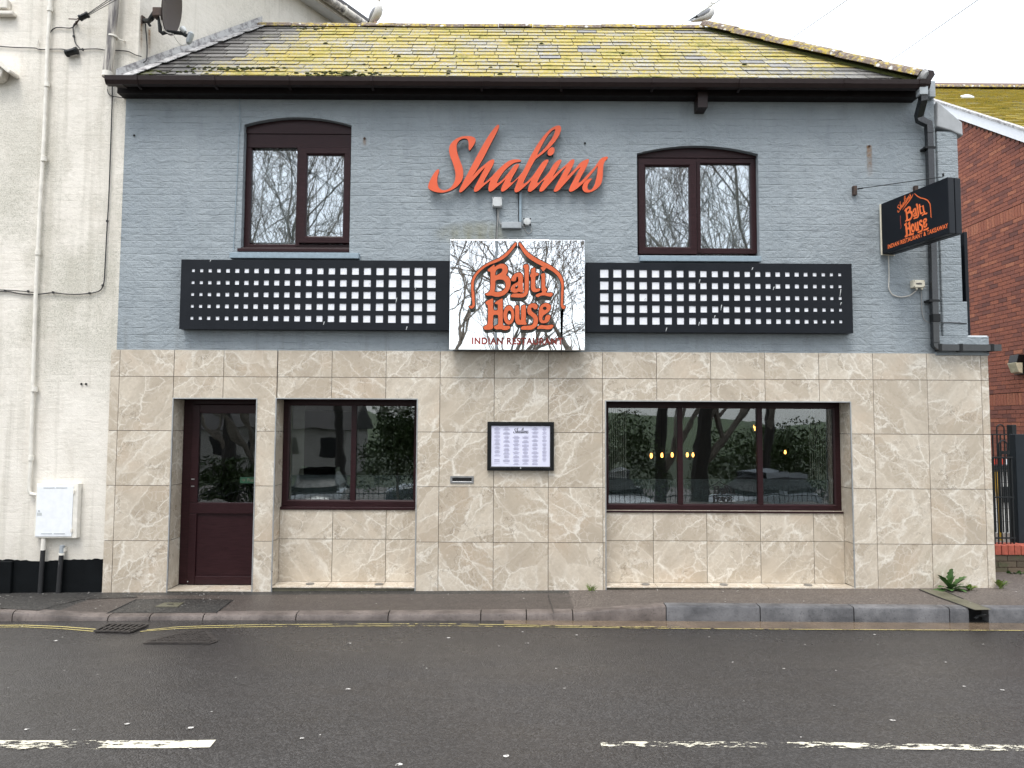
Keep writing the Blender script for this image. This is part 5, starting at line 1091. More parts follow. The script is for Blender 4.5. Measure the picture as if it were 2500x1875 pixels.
for pts, label, yc in ((((107, 1314), (105, 1343), (101, 1400), (98, 1452)), 'flaking black and white pipe below the meter cupboard running into the ground', 1342), (((152, 1331), (150, 1352), (146, 1400), (142, 1453)), 'short grey topped black pipe to the right of the meter cupboard pipe', 1352)):
    P = AT(pts, -.03); r = thing('service_pipe', P[-1], label, 'pipe', 'service pipes under the meter box')
    m = MB(); m.tube(P[:2], .024, 10); m.build('pipe_top', M['pipew'] if yc < 1350 else M['grey'], r, smooth=True); m = MB(); m.tube(P[1:], [.024, .0245, .025], 10); m.build('pipe_lower', M['pipebk'], r, smooth=True)
    if yc > 1350: m = MB(); m.tube(AT(((150.5, 1350), (150, 1355)), -.03), .03, 10); c = A(157, 1341, -.02); m.box(c.x-.01, c.x+.01, -.035, WD, c.z-.025, c.z+.015); m.build('pipe_collar', M['pipew'], r)
# cables on the cream wall
def cable(label, pts, Y=0.0, r=.006, mat='cable', name='wall_cable', sub=None, clips=()):
    P = chaikin(pts, 2, False); m = MB(); m.tube(AT(P, Y-r+.004), r, 6); o = tag(m.build(name, M[mat], smooth=True), label, 'cable')
    for x, y in clips: c = A(x, y, Y-.004); q = MB(); q.box(c.x-.009, c.x+.009, Y-.016, Y+.004, c.z-.012, c.z+.012); q.build('cable_clip', M[mat], o)
    return o
cable('thin grey cable crossing the cream wall to the left of the lower black junction', ((-20, 111), (35, 116), (88, 117), (92, 120), (100, 121), (150, 119.5), (162, 122)), r=.0055, mat='cable')
cable('thin pale cable with a hooked end left of the white pipe', ((94, 97), (93, 104), (91, 112), (98, 120), (125, 121), (150, 121), (160, 126)), r=.005, mat='wcable')
cable('black cable curving from the white pipe to the overhead line anchor', ((122, 80), (128, 72), (137, 67), (150, 67), (170, 69), (178, 67), (184, 60)), r=.006)
cable('black cable looping down from the overhead line anchor to the lower junction', ((186, 55), (180, 60), (178, 68), (180, 82), (181, 92), (184, 106), (192, 115), (197, 120)), r=.006, clips=((180.5, 89),))
cable('grey cable running right from the lower black junction behind the soil pipe', ((188, 122), (202, 120), (240, 119), (258, 123), (300, 123.5), (316, 126), (330, 134), (345, 138)), r=.0055, clips=((202, 121), (266, 123)))
cable('faint painted cable dropping from the right hand cable to the gutter', ((254, 122), (262, 130), (264, 150), (263, 205), (262, 222), (266, 232), (272, 235)), r=.0045, mat='wcable')
cable('black cable dropping down the cream wall edge then running left behind the pipe', ((274, 205), (274, 240), (271, 330), (266, 480), (261, 560), (257, 640), (254.5, 690), (248, 706), (240, 712), (218, 716.5), (186, 719), (153, 717.5), (130, 714), (98, 718), (76, 719.5), (49, 717.5), (16, 710), (-20, 714)), r=.0065, clips=((262, 540), (251, 697), (130, 714), (219, 716), (13, 710)))
cable('short black cable from the left edge ending at the white pipe', ((-20, 707.5), (16, 708), (60, 711), (80, 714), (92, 711)), r=.005, clips=((69, 711.5),))
cable('thin black wire drooping beside the white pipe below the middle collar', ((89, 766), (82, 800), (78, 830), (80, 850), (84, 872)), r=.003)
cable('thin black cable looping below the left end of the brown gutter', ((262, 218), (264, 228), (272, 235), (284, 236), (297, 239), (310, 236), (330, 226), (350, 222)), Y=-.01, r=.0045)
def block(label, pts, r, Y, name='cable_joint'):
    P = AT(pts, Y); m = MB(); m.tube([P[0], P[0].lerp(P[1], .04), P[0].lerp(P[1], .96), P[1]], [r*.8, r, r, r*.8], 8); o = tag(m.build(name, M['black'], smooth=True), label, 'cable joint')
    for t in (.12, .88): c = P[0].lerp(P[1], t); q = MB(); d_ = (P[1]-P[0]).normalized(); q.tube([c-d_*.012, c+d_*.012], r*1.14, 8); q.build('end_cap', M['iron'], o)
    return o
block('black tubular cable joint hanging tilted on the cream wall', ((160, 131), (190, 123)), .036, -.03)
block('black splice sleeve on the overhead line near the top of the cream wall', ((194, 45), (216, 35)), .03, -.14)
m = MB(); p = A(187, 53, -.05); m.tube([A(186, 56, WD), p], .012, 6); m.tube([A(168, 46, -.03), A(187, 47, -.05), A(196, 43, -.12)], .006, 6); m.tube([A(184, 60, -.02), A(191, 50, -.06), A(198, 44, -.13)], .009, 6); tag(m.build('line_anchor', M['rust'], smooth=True), 'rusty hook anchoring the overhead line to the cream wall', 'hook')
for k, (dy, lb) in enumerate(((-2.5, 'upper'), (0, 'middle'), (3, 'lower'))):
    a_ = A(214, 36+dy*.9, -.14); b_ = A(274+k*2, -2+dy*2.2-k, -1.1); c_ = b_+(b_-a_)*3; m = MB(); m.tube([a_, b_, c_], .0042, 6); tag(m.build('overhead_line', M['cable']), lb+' of the three black overhead lines leaving the splice sleeve', 'overhead line', 'overhead lines from the cream wall')

def rust_run():
    t = bpy.data.materials.get('rust_run')
    if t: return t
    z = NT('rust_run', rough=.8); u = z.xyz(z.co('Generated')); w = z.math('MAXIMUM', u[0], 0.0)
    ed = z.math('MULTIPLY', z.math('MULTIPLY', w, z.math('SUBTRACT', 1.0, w)), 4.0); f = z.math('MULTIPLY', ed, z.math('POWER', u[2], .7))
    f = z.math('MULTIPLY', f, z.ramp(z.noise(z.pos(), 24, 5, .7), (.3, 0.0), (.65, 1.0))); z.set('col', (.30, .14, .03)); z.set('alpha', z.math('MULTIPLY', f, .9)); return z.m
# satellite dish on the side wall
dpt = AP(392, 20, C0+snorm*.38, snorm)
ds = thing('satellite_dish', AP(350, 42, C0, snorm), 'brown satellite dish on a rusty bracket on the cream side wall', 'satellite dish')
dc = AP(412, 18, C0+snorm*.40, snorm); dn = Vector((.98, .11, -.17)).normalized(); dup_ = (Vector((0, 0, 1))-dn*dn.z).normalized(); dsd = dn.cross(dup_)
sc_d = (dc-CAMP).length/FPX
def dpos(r, a, h): return dc+(dup_*math.cos(a)*r*1.12+dsd*math.sin(a)*r)+dn*h
R_ = 46*sc_d; m = MB(); n = 32; rings = 7; idx = []
for s_ in (0, 1):
    for i in range(rings+1):
        r = R_*i/rings; h = .16*R_*(r/R_)**2*1.0-(.012 if s_ else 0); idx.append(len(m.v))
        for j in range(n): m.v.append(dpos(max(r, .001), 2*math.pi*j/n, h))
for s_ in (0, 1):
    for i in range(rings):
        a_, b_ = idx[s_*(rings+1)+i], idx[s_*(rings+1)+i+1]
        for j in range(n): m.f.append((a_+j, a_+(j+1) % n, b_+(j+1) % n, b_+j))
a_, b_ = idx[rings], idx[2*rings+1]
for j in range(n): m.f.append((a_+j, a_+(j+1) % n, b_+(j+1) % n, b_+j))
m.build('reflector', M['dish'], ds, smooth=True)
def DP(x, y, off): return AP(310+x/11.06, y/11.06, C0+snorm*off, snorm)
for (x0, x1, y0, y1) in ((366, 412, 640, 1480), (575, 640, 760, 1500)):
    m = MB(); m.quad(DP(x0, y1, .004), DP(x1, y1, .004), DP(x1, y0, .004), DP(x0, y0, .004)); m.build('rust_stain', rust_run(), ds)
m = MB(); p = [DP(380, 420, .01), DP(470, 480, .01), DP(480, 640, .01), DP(375, 640, .01)]; m.prism(p, snorm*.02); m.build('wall_plate', M['rust'], ds)
m = MB(); m.tube([DP(470, 560, .03), DP(600, 560, .16), DP(680, 480, .24)], .026, 8); m.tube([DP(640, 520, .2), DP(760, 340, .3), DP(790, 330, .34)], .030, 8); m.tube([DP(560, 600, .08), DP(630, 700, .1)], .016, 6); m.build('bracket_arm', M['iron'], ds, smooth=True)
m = MB(); c = DP(860, 370, .36); m.box(c.x-.05, c.x+.05, c.y-.05, c.y+.05, c.z-.05, c.z+.05); m.tube([DP(900, 360, .37), DP(1000, 340, .39)], .026, 8); m.build('pivot_clamp', M['rust'], ds, bevel=.008)
m = MB(); P = [DP(880, 400, .36), DP(880, 600, .36), DP(900, 850, .36), DP(950, 900, .37), DP(1080, 860, .39), DP(1300, 880, .45), DP(1500, 900, .52), DP(1600, 960, .56)]; m.tube(P, .022, 8); m.build('feed_arm', M['iron'], ds, smooth=True)
m = MB(); m.tube([DP(1750, 890, .6), DP(1735, 905, .6), DP(1670, 1130, .57), DP(1650, 1170, .57)], [.02, .034, .032, .02], 10); m.tube([DP(1650, 900, .58), DP(1740, 960, .6)], .022, 8); m.build('receiver_head', M['grey'], ds, smooth=True)
m = MB(); m.lathe([(.02, 0), (.034, .03), (.034, .06), (.001, .07)], DP(1570, 870, .56), (-.6, .1, .8), 10); m.build('feed_horn', M['lgrey'], ds, smooth=True)
m = MB(); m.tube([DP(*p, .45) for p in chaikin([(890, 430), (930, 650), (1010, 830), (1100, 890), (1200, 905)], 2, False)], .006, 5); m.tube([DP(*p, .5) for p in chaikin([(1230, 900), (1330, 1080), (1430, 1200), (1520, 1230), (1640, 1200)], 2, False)], .005, 5); m.build('dish_lead', M['wcable'], ds, smooth=True)
m = MB(); m.tube([DP(*p, .02) for p in chaikin([(500, 640), (500, 760), (530, 1000), (545, 1300), (540, 1500), (520, 1640), (430, 1700)], 2, False)], .007, 5); tag(m.build('wall_cable', M['cable'], smooth=True), 'black cable falling from the satellite dish bracket to the slate roof', 'cable')

# ================================================================== ITEMS ON THE FACADE
def jbox(label, x0, y0, x1, y1, mat, Y=-.05, screws=True, name='junction_box'):
    q = px_rect(x0, y0, x1, y1, Y); th = thing(name, ((q[0]+q[1])/2, 0, q[2]), label, 'junction box')
    m = MB(); m.box(q[0], q[1], Y, WD, q[2], q[3]); m.build('box_body', M[mat], th, bevel=.005)
    m = MB(); m.box(q[0]+.003, q[1]-.003, Y-.006, Y-.0005, q[2]+.003, q[3]-.003); lid = m.build('box_lid', M[mat], th, bevel=.003)
    if screws:
        for sx in (q[0]+.012, q[1]-.012):
            for sz in (q[2]+.012, q[3]-.012): m = MB(); m.lathe([(.005, 0), (.005, .002)], (sx, Y-.006, sz), (0, -1, 0), 6); m.build('lid_screw', M['dark'], lid)
    return th
k6 = 6.8; f8 = lambda x, y: (1180+x/k6, 460+y/k6)
jbox('square grey junction box below the orange script lettering', *f8(152, 142), *f8(312, 302), 'lgrey')
jt = jbox('long flat grey driver box below the junction boxes', *f8(302, 555), *f8(632, 662), 'grey', -.04, False, 'driver_box')
q = px_rect(*f8(668, 490), *f8(790, 605), -.04); th = thing('junction_box', ((q[0]+q[1])/2, 0, q[2]), 'round grey junction box with corner lugs beside the driver box', 'junction box')
cx_, cz_ = (q[0]+q[1])/2, (q[2]+q[3])/2; m = MB(); m.lathe([(.042, -.05), (.042, 0), (.038, .008), (.001, .014)], (cx_, -.035, cz_), (0, -1, 0), 20); m.build('box_body', M['lgrey'], th, smooth=True)
for sx in (q[0]+.006, q[1]-.006):
    for sz in (q[2]+.006, q[3]-.006): m = MB(); m.lathe([(.009, 0), (.009, .012)], (sx, -.02, sz), (0, -1, 0), 8); m.build('mounting_lug', M['dark'], th)
def fcable(label, pts, r, mat): return cable(label, [f8(*p) for p in pts], r=r, mat=mat)
fcable('dark cable dropping from the square junction box to the mirror sign', ((222, 310), (222, 420), (230, 540), (218, 640), (210, 860)), .005, 'iron')
fcable('pale conduit beside the dark cable above the mirror sign', ((238, 340), (238, 540), (228, 700), (222, 860)), .006, 'gcable')
fcable('grey lead from the square junction box to the driver box', ((270, 318), (255, 420), (258, 520), (280, 590), (300, 605)), .005, 'gcable')
fcable('grey lead looping from the driver box under the round junction box', ((640, 610), (680, 640), (700, 710), (750, 755), (800, 720), (795, 660), (770, 625)), .0045, 'gcable')
q = px_rect(*f8(596, 60), *f8(634, 552), -.02); m = MB(); m.box(q[0], q[1], -.018, WD, q[2], q[3]); tag(m.build('cable_trunking', M['bluepaint'], bevel=.003), 'painted vertical trunking from the script sign down to the driver box', 'trunking')
fcable('dark lead beside the trunking below the script sign', ((582, 60), (586, 250), (585, 552)), .004, 'iron')
cable('black wire running along the foot of the script lettering', ((1148, 455), (1155, 460), (1200, 462.5), (1300, 463), (1420, 464)), r=.004)
rb = jbox('cream junction box beside the downpipe under the projecting sign', 2228.6, 683.5, 2258.5, 702, 'cream', -.045)
q = px_rect(2237, 690, 2252, 695, -.053); m = MB(); xx = q[0]
for k in range(7): m.box(xx, xx+.006, -.0535, -.0512, q[2]+rnd.uniform(0, .006), q[3]-rnd.uniform(0, .008)); xx += .0095
tag(m.build('box_marking', M['ink'], rb), kind='stuff')
for px in (2238, 2251): c = A(px, 704, -.03); m = MB(); m.lathe([(.012, 0), (.012, -.012), (.008, -.022)], c+Vector((0, 0, .006)), (0, 0, 1), 8); m.build('cable_gland', M['cream'], rb)
cable('pale cable hanging from the projecting sign and looping to the cream junction box', ((2169, 622), (2170, 650), (2170.5, 680), (2169, 704), (2178, 720), (2198, 726), (2222, 722), (2238, 708)), r=.0055, mat='wcable')
cable('thin grey cable from the cream junction box to the downpipe', ((2249, 708), (2250, 740), (2251, 765), (2257, 783), (2272, 789)), r=.0045, mat='gcable')
cable('thin black cable crossing the buttress beside the downpipe', ((2289, 789), (2310, 787.5), (2340, 788.5), (2360, 790)), Y=-.022, r=.005)
cable('painted over cable running down the wall left of the narrow upper window', ((585, 238), (586, 300), (582, 350), (578, 450), (572, 560), (570, 610)), r=.004, mat='bluepaint')
for px, py, lb in ((328, 331, 'small black drilled hole near the top left of the blue grey wall'), (1428, 350, 'small black drilled hole right of the orange script lettering'), (199, 937.5, 'left of two small holes in the cream wall'), (210.5, 937.5, 'right of two small holes in the cream wall')):
    c = A(px, py, .006 if px > 300 else .01); m = MB(); m.lathe([(.011, 0), (.013, .004), (.001, .003)], c, (0, -1, 0), 10); tag(m.build('drill_hole', M['hole']), lb, 'hole')
def stain(px, py, w, h, lb):
    t = rust_run()
    a_ = A(px, py, .008); m = MB(); m.quad((a_.x-w/2, WD-.003, a_.z-h), (a_.x+w/2, WD-.003, a_.z-h), (a_.x+w/2, WD-.003, a_.z+.01), (a_.x-w/2, WD-.003, a_.z+.01)); s = m.build('rust_stain', t)
    c = MB(); c.lathe([(.012, 0), (.014, .006), (.001, .01)], (a_.x, WD-.002, a_.z), (0, -1, 0), 8); r = tag(c.build('rusty_fixing', M['rust']), lb, 'fixing'); adopt(s, r)
stain(2122, 357, .075, .36, 'rusty bolt with a long brown stain on the wall near the downpipe'); stain(890, 338, .05, .10, 'rusty bolt with a short stain right of the narrow upper window')

# dining room: hanging lamps, blinds, tables seen through the glass
for px, py, Y, lb in ((1590, 1112, 1.2, 'first'), (1616, 1111, 1.5, 'second'), (1641, 1110, 1.8, 'third'), (1678, 1110, 2.2, 'fourth'), (1692, 1110, 2.5, 'last')):
    c = A(px, py, Y); th = thing('pendant_lamp', (c.x, c.y, 2.58), lb+' of the row of glowing pendant bulbs behind the wide window', 'pendant lamp', 'pendant bulbs in the dining room')
    m = MB(); m.tube([(c.x, c.y, c.z+.09), (c.x, c.y, 2.6)], .004, 5); m.lathe([(.02, 0), (.02, .05), (.008, .07)], (c.x, c.y, c.z+.03), n=8); m.build('lamp_cord', M['iron'], th)
    m = MB(); m.lathe([(.002, -.036), (.015, -.026), (.018, 0), (.012, .024), (.008, .034)], c, n=10); m.build('bulb', M['lamp'], th, smooth=True)
for px, py, Y, lb in ((1842, 1041, 2.6, 'upper glowing wall bulb left of the right mullion of the wide window'), (1844, 1047, 2.5, 'lower glowing wall bulb left of the right mullion of the wide window'), (1917, 1104, 2.8, 'single glowing bulb in the right pane of the wide window')):
    c = A(px, py, Y); m = MB(); m.lathe([(.002, -.03), (.015, -.02), (.017, .0), (.008, .03)], c, n=10); o = tag(m.build('wall_bulb', M['lamp'], smooth=True), lb, 'lamp'); q = MB(); q.lathe([(.02, .036), (.02, .09)], c, n=8); q.build('bulb_holder', M['iron'], o)
def blind(label, px0, px1, oi, n, Y=.42):
    zo = OP[oi][2]; a_, b_ = A(px0, 1100, Y).x, A(px1, 1100, Y).x; th = thing('vertical_blind', ((a_+b_)/2, Y, .85), label, 'blind')
    m = MB(); m.box(a_, b_, Y-.02, Y+.02, zo-.03, zo); m.build('blind_rail', M['lgrey'], th); s = MB(); w = (b_-a_)/n
    s.hexa([(-w*.42, -.012, .86), (w*.42, .012, .86), (w*.42, .014, .86), (-w*.42, -.010, .86)], [(-w*.42, -.012, zo-.035), (w*.42, .012, zo-.035), (w*.42, .014, zo-.035), (-w*.42, -.010, zo-.035)]); me = s.mesh('blind_slat', M['blind'])
    for k in range(n): o = put('blind_slat', me); o.location = (a_+w*(k+.5), Y, 0); adopt(o, th)
blind('grey vertical blind at the left end of the wide shop window', 1482, 1530, 2, 9); blind('grey vertical blind at the right end of the wide shop window', 1975, 2040, 2, 12)
blind('brown vertical blind at the left end of the smaller shop window', 704, 742, 1, 7)
def table(x, y, lb):
    th = thing('dining_table', (x, y, 0), lb, 'table'); m = MB(); m.box(x-.45, x+.45, y-.35, y+.35, .73, .76); m.build('table_top', M['wood'], th, bevel=.006)
    for sx in (-.4, .4):
        for sy in (-.3, .3): m = MB(); m.box(x+sx-.025, x+sx+.025, y+sy-.025, y+sy+.025, .0, .73); m.build('leg', M['wood'], th)
table(2.75, .95, 'wooden dining table behind the left mullion of the wide shop window'); table(-.9, 1.1, 'wooden dining table behind the smaller shop window')

# ================================================================== GULLS, WIRES
def gull(loc, rotz, label, lean=0.0):
    th = thing('seagull', loc, label, 'seagull', 'gulls on the roof ridge'); k = .00033*1.0
    mt = Matrix.Translation(loc) @ Matrix.Rotation(rotz, 4, 'Z') @ Matrix.Rotation(lean, 4, 'Y')
    def fin(m, nm, mat, par, smooth=True): 
        m.v = [mt @ v for v in m.v]; return m.build(nm, mat, par, smooth)
    def P(x, z, y=0): return Vector((x*k, y*k, z*k))
    m = MB(); m.side = Vector((0, 1, 0)); m.loft([(P(-560, 100), 14*k, 40*k), (P(-420, 165), 50*k, 75*k), (P(-220, 235), 105*k, 135*k), (P(0, 320), 175*k, 170*k), (P(140, 415), 205*k, 180*k), (P(225, 530), 190*k, 165*k), (P(245, 660), 140*k, 125*k), (P(215, 770), 98*k, 92*k), (P(215, 850), 88*k, 84*k), (P(240, 905), 80*k, 76*k), (P(280, 918), 52*k, 50*k), (P(318, 905), 22*k, 22*k)], 16); b = fin(m, 'body', M['gullw'], th)
    m = MB(); m.side = Vector((0, 1, 0)); m.loft([(P(305, 908), 24*k, 18*k), (P(400, 895), 20*k, 13*k), (P(455, 868), 8*k, 6*k)], 8); fin(m, 'beak', M['beak'], b)
    for s_ in (-1, 1):
        m = MB(); m.side = Vector((0, 1, 0)); m.loft([(P(190, 560, s_*120), 60*k, 50*k), (P(90, 500, s_*160), 110*k, 40*k), (P(-120, 390, s_*165), 105*k, 34*k), (P(-330, 280, s_*120), 60*k, 26*k)], 10); w = fin(m, 'wing', M['gullg'], th)
        m = MB(); m.side = Vector((0, 1, 0)); m.loft([(P(-300, 290, s_*122), 52*k, 25*k), (P(-470, 225, s_*80), 30*k, 18*k), (P(-640, 150, s_*30), 8*k, 8*k)], 8); fin(m, 'wing_tip', M['black'], w)
        m = MB(); m.tube([P(10, 200, s_*60), P(-5, 110, s_*62), P(0, 4, s_*60)], [14*k, 9*k, 9*k], 6); lg = fin(m, 'leg', M['gullp'], th)
        m = MB(); m.prism([P(-20, 0, s_*60), P(90, 0, s_*60-45), P(105, 0, s_*60), P(90, 0, s_*60+45)], Vector((0, 0, 8*k))); fin(m, 'foot', M['gullp'], lg, False)
        m = MB(); m.lathe([(.001, -11*k), (10*k, -4*k), (10*k, 4*k), (.001, 11*k)], P(285, 930, s_*52), (0, 1, 0), 8); fin(m, 'eye', M['black'], b)
p = A(1720.5, 62, yr+.03); gull((p.x, p.y, p.z+.012), .0, 'gull standing in profile at the right hand end of the ridge')
p = A(918.5, 57.5, yr+.03); gull((p.x, p.y, p.z-.004), -.75, 'gull turned towards the street near the left hand end of the ridge', -.12)
for (a0, a1), lb in ((((1919, 103), (2068, 0)), 'overhead wire rising from the middle of the hip tiles'), (((2163, 156), (2387, 0)), 'overhead wire rising from the lower end of the hip tiles'), (((1664, 61), (1757, 0)), 'overhead wire passing behind the gull on the right')):
    p = A(*a0, 3.2); q = A(*a1, -.5); d_ = q-p; m = MB(); m.tube([p-d_*.25, p, q, q+d_*1.5], .006, 6); tag(m.build('overhead_wire', M['grey']), lb, 'wire', 'overhead wires against the sky')

# ================================================================== BRICK HOUSE AND ALLEY ON THE RIGHT
XB = 9.7; bX = Vector((XB, 5, 0)); nX = Vector((-1, 0, 0))
def BXp(px, py, x=XB): return AP(px, py, Vector((x, 5, 0)), nX)
bh = thing('brick_house', (XB+2, 6, 0), 'red brick house with white bargeboard and yellow lichened roof beyond the buttress', 'house')
v0, v1 = BXp(2279.5, 262), BXp(2499.8, 342); slope = (v0.z-v1.z)/(v0.y-v1.y)
def vz(y): return v1.z+slope*(y-v1.y)
s1z = BXp(2434, 540); s2z = BXp(2460, 977)
m = MB(); Y0, Y1 = 3.6, 9.6; m.prism([Vector((XB+.012, y, z)) for y, z in ((Y0, -.1), (Y1, -.1), (Y1, vz(Y1)), (Y0, vz(Y0)))], (8, 0, 0)); bw = m.build('gable_wall', M['mortar'], bh)
bl = []
z = .02; row = 0
while z < vz(Y1):
    sol = [s for s in (s1z.z, s2z.z) if abs(z-(s-.1075)) < .04]
    if sol:
        y = 4.0
        while y < 6.9:
            if z+.215 < vz(y): bl.append((y+.004, y+.071, z+.003, z+.213))
            y += .075
        z += .225; row += 3; continue
    y = 3.9+(.1125 if row % 2 else 0)
    while y < 6.9:
        if z+.075 < vz(y): bl.append((y+.004, y+.221, z+.003, z+.070))
        y += .225
    z += .075; row += 1
def vis(b):
    P = Vector((XB, (b[0]+b[1])/2, (b[2]+b[3])/2))-CAMP; d_ = P.dot(_f); px = 1250+FPX*P.dot(_r)/d_; py = 937.5-FPX*P.dot(_u)/d_
    return 2340 < px < 2503 and 230 < py < 1130 and (py < 800 or px > 2415), d_
bl.sort(key=lambda b: (not vis(b)[0], vis(b)[1])); rest_b = MB()
for i, b in enumerate(bl):
    dx = rnd.uniform(-.002, .002); m = MB() if i < 296 else rest_b; tall = b[3]-b[2] > .1
    m.box(XB+dx, XB+.013, b[0], b[1], b[2], b[3]); m.mark(tone=(rnd.uniform(.6, 1) if tall else max(0, min(1, rnd.gauss(.45, .24)))))
    if i < 296: m.build('brick', M['brick'], bw)
tag(rest_b.build('wall_bricks', M['brick'], bw), kind='stuff')
XV = XB-.08; c0, c1, e0, e1 = BXp(2279.5, 248.5, XV), BXp(2499.8, 320, XV), BXp(2279.5, 269.6, XV), BXp(2499.8, 347.7, XV)
def ext(a, b, y): t = (y-a.y)/(b.y-a.y); return a.lerp(b, t)
yA, yB = 3.4, 8.2
m = MB(); P = [ext(e0, e1, yA), ext(e0, e1, yB), ext(c0, c1, yB), ext(c0, c1, yA)]; m.prism(P, (.03, 0, 0)); m.build('bargeboard', M['barge'], bh)
m = MB(); P = [ext(e0, e1, yA)+Vector((.03, 0, .01)), ext(e0, e1, yB)+Vector((.03, 0, .01))]; m.quad(P[0], P[1], P[1]+Vector((.1, 0, 0)), P[0]+Vector((.1, 0, 0))); m.build('verge_soffit', M['barge'], bh)
m = MB(); P = [ext(c0, c1, yA), ext(c0, c1, yB)]; m.hexa([P[0]+Vector((-.02, 0, .002)), P[1]+Vector((-.02, 0, .002)), P[1]+Vector((.08, 0, .002)), P[0]+Vector((.08, 0, .002))], [P[0]+Vector((-.02, 0, .05)), P[1]+Vector((-.02, 0, .05)), P[1]+Vector((.08, 0, .05)), P[0]+Vector((.08, 0, .05))]); m.build('verge_capping', M['lead'], bh)
cs = (c0.z-c1.z)/(c0.y-c1.y); rp0 = c1+Vector((0, 0, .03)); rnb = Vector((0, -cs, 1)).normalized(); rdir = Vector((0, 1, cs)).normalized()
rg = AP(2400, 220, rp0, rnb); Ls = (rg-rp0).dot(rdir); Lb = -1.5; sA = Lb
m = MB(); rows = []
while sA < Ls: 
    nx = XB-.0
    while nx < XB+7:
        w = .28; a0 = rp0+rdir*sA; a1 = rp0+rdir*min(sA+.19, Ls+.02); h0, h1 = .03+rnd.uniform(0, .012), .006; x0, x1 = nx+.004, nx+w-.004
        m.hexa([Vector((x0, a0.y, a0.z)), Vector((x1, a0.y, a0.z)), Vector((x1, a1.y, a1.z)), Vector((x0, a1.y, a1.z))], [Vector((x0, a0.y, a0.z))+rnb*h0, Vector((x1, a0.y, a0.z))+rnb*h0, Vector((x1, a1.y, a1.z))+rnb*h1, Vector((x0, a1.y, a1.z))+rnb*h1]); m.mark(tone=rnd.random(), cover=1.0); nx += w
    sA += .165
rf = m.build('roof_tiles', M['slate2'], bh); tag(rf, kind='stuff')
m = MB(); b0, b1 = rp0+rdir*Lb, rp0+rdir*Ls; m.quad((XV, b0.y, b0.z), (XB+8, b0.y, b0.z), (XB+8, b1.y, b1.z), (XV, b1.y, b1.z)); m.quad((XV, b1.y, b1.z), (XB+8, b1.y, b1.z), (XB+8, b1.y+5, b1.z-3.5), (XV, b1.y+5, b1.z-3.5)); m.build('roof', M['dark'], bh)
x = XV
while x < XB+7: m = MB(); half_tile(m, Vector((x, b1.y, b1.z+.05)), Vector((x+.445, b1.y, b1.z+.05)), .12); m.build('ridge_tile', M['ridge'], bh, smooth=True); x += .45
c = AP(2360, 241, rp0, rnb); m = MB(); m.lathe([(.14, 0), (.13, .05), (.05, .08), (.001, .085)], c, rnb, 14); m.build('roof_vent', M['lgrey'], bh, smooth=True)
# bulkhead lamp
lc = BXp(2474, 890, XB-.14); bk = thing('bulkhead_lamp', lc, 'black topped outdoor lamp with yellowed lens on the red brick wall', 'lamp')
m = MB(); x, y, z = lc; m.hexa([(x-.02, y-.11, z+.03), (XB, y-.11, z+.03), (XB, y+.11, z+.03), (x-.02, y+.11, z+.03)], [(x+.02, y-.11, z+.17), (XB, y-.11, z+.17), (XB, y+.11, z+.17), (x+.02, y+.11, z+.17)]); m.build('lamp_hood', M['black'], bk, bevel=.008)
m = MB(); m.hexa([(x+.02, y-.10, z-.14), (XB-.05, y-.10, z-.16), (XB-.05, y+.10, z-.16), (x+.02, y+.10, z-.14)], [(x-.04, y-.105, z+.028), (XB-.05, y-.105, z+.028), (XB-.05, y+.105, z+.028), (x-.04, y+.105, z+.028)]); m.build('lens', M['lens'], bk, bevel=.008)
m = MB(); m.box(XB-.049, XB, y-.115, y+.115, z-.17, z+.029); m.build('back_plate', M['black'], bk)
# low wall with red coping
LW = .84; lw = thing('low_brick_wall', (7.6, LW+.1, 0), 'low mossy brick wall capped with red bricks on edge', 'wall')
zc0, zc1 = A(2450, 1354.5, LW).z, A(2450, 1331, LW).z
m = MB(); m.box(5.9, 9.6, LW+.012, LW+.2, -.1, zc0-.004); core = m.build('wall_core', M['mortar'], lw)
x = A(2412, 1340, LW).x-.079*3
while x < 9.5: m = MB(); m.box(x+.003, x+.075, LW-.012+rnd.uniform(-.002, .002), LW+.21, zc0, zc1+rnd.uniform(-.002, .002)); m.build('coping_brick', M['coping'], lw, bevel=.004); x += .079
z = zc0-.075; r = 0
while z > -.1:
    x = 5.9+(.11 if r % 2 else 0)
    while x < 9.5: m = MB(); m.box(x+.004, x+.221, LW+rnd.uniform(-.002, .002), LW+.013, z+.004, z+.070); m.mark(tone=rnd.random()); m.build('brick', M['oldbrick'], lw); x += .225
    z -= .075; r += 1
def railing(label, Y, bars, hoops, rails, ztop, zbot, r=.0085):
    th = thing('hooped_railing', A(bars[0], 1200, Y), label, 'railing'); zb_ = A(2450, zbot, Y).z
    for px in bars: p = A(px, 1200, Y); m = MB(); m.tube([(p.x, Y, zb_), (p.x, Y, A(2450, rails[0]-2, Y).z)], r, 6); m.build('bar', M['iron'], th)
    for a_, b_ in hoops:
        p, q = A(a_, 1200, Y).x, A(b_, 1200, Y).x; R2 = (q-p)/2; zt_ = A(2450, ztop, Y).z-R2; m = MB(); m.tube([(p, Y, zb_)]+[((p+q)/2-R2*math.cos(t*math.pi/8), Y, zt_+R2*math.sin(t*math.pi/8)) for t in range(9)]+[(q, Y, zb_)], r, 6); m.build('hoop_bar', M['iron'], th, smooth=True)
    for py in rails: p, q = A(min(min(bars), hoops[0][0])-60, 1200, Y), A(max(max(bars), hoops[-1][1])+3, 1200, Y); z = A(2450, py, Y).z; m = MB(); m.box(p.x, q.x, Y-.014, Y+.014, z-.008, z+.008); m.build('rail', M['iron'], th)
    return th
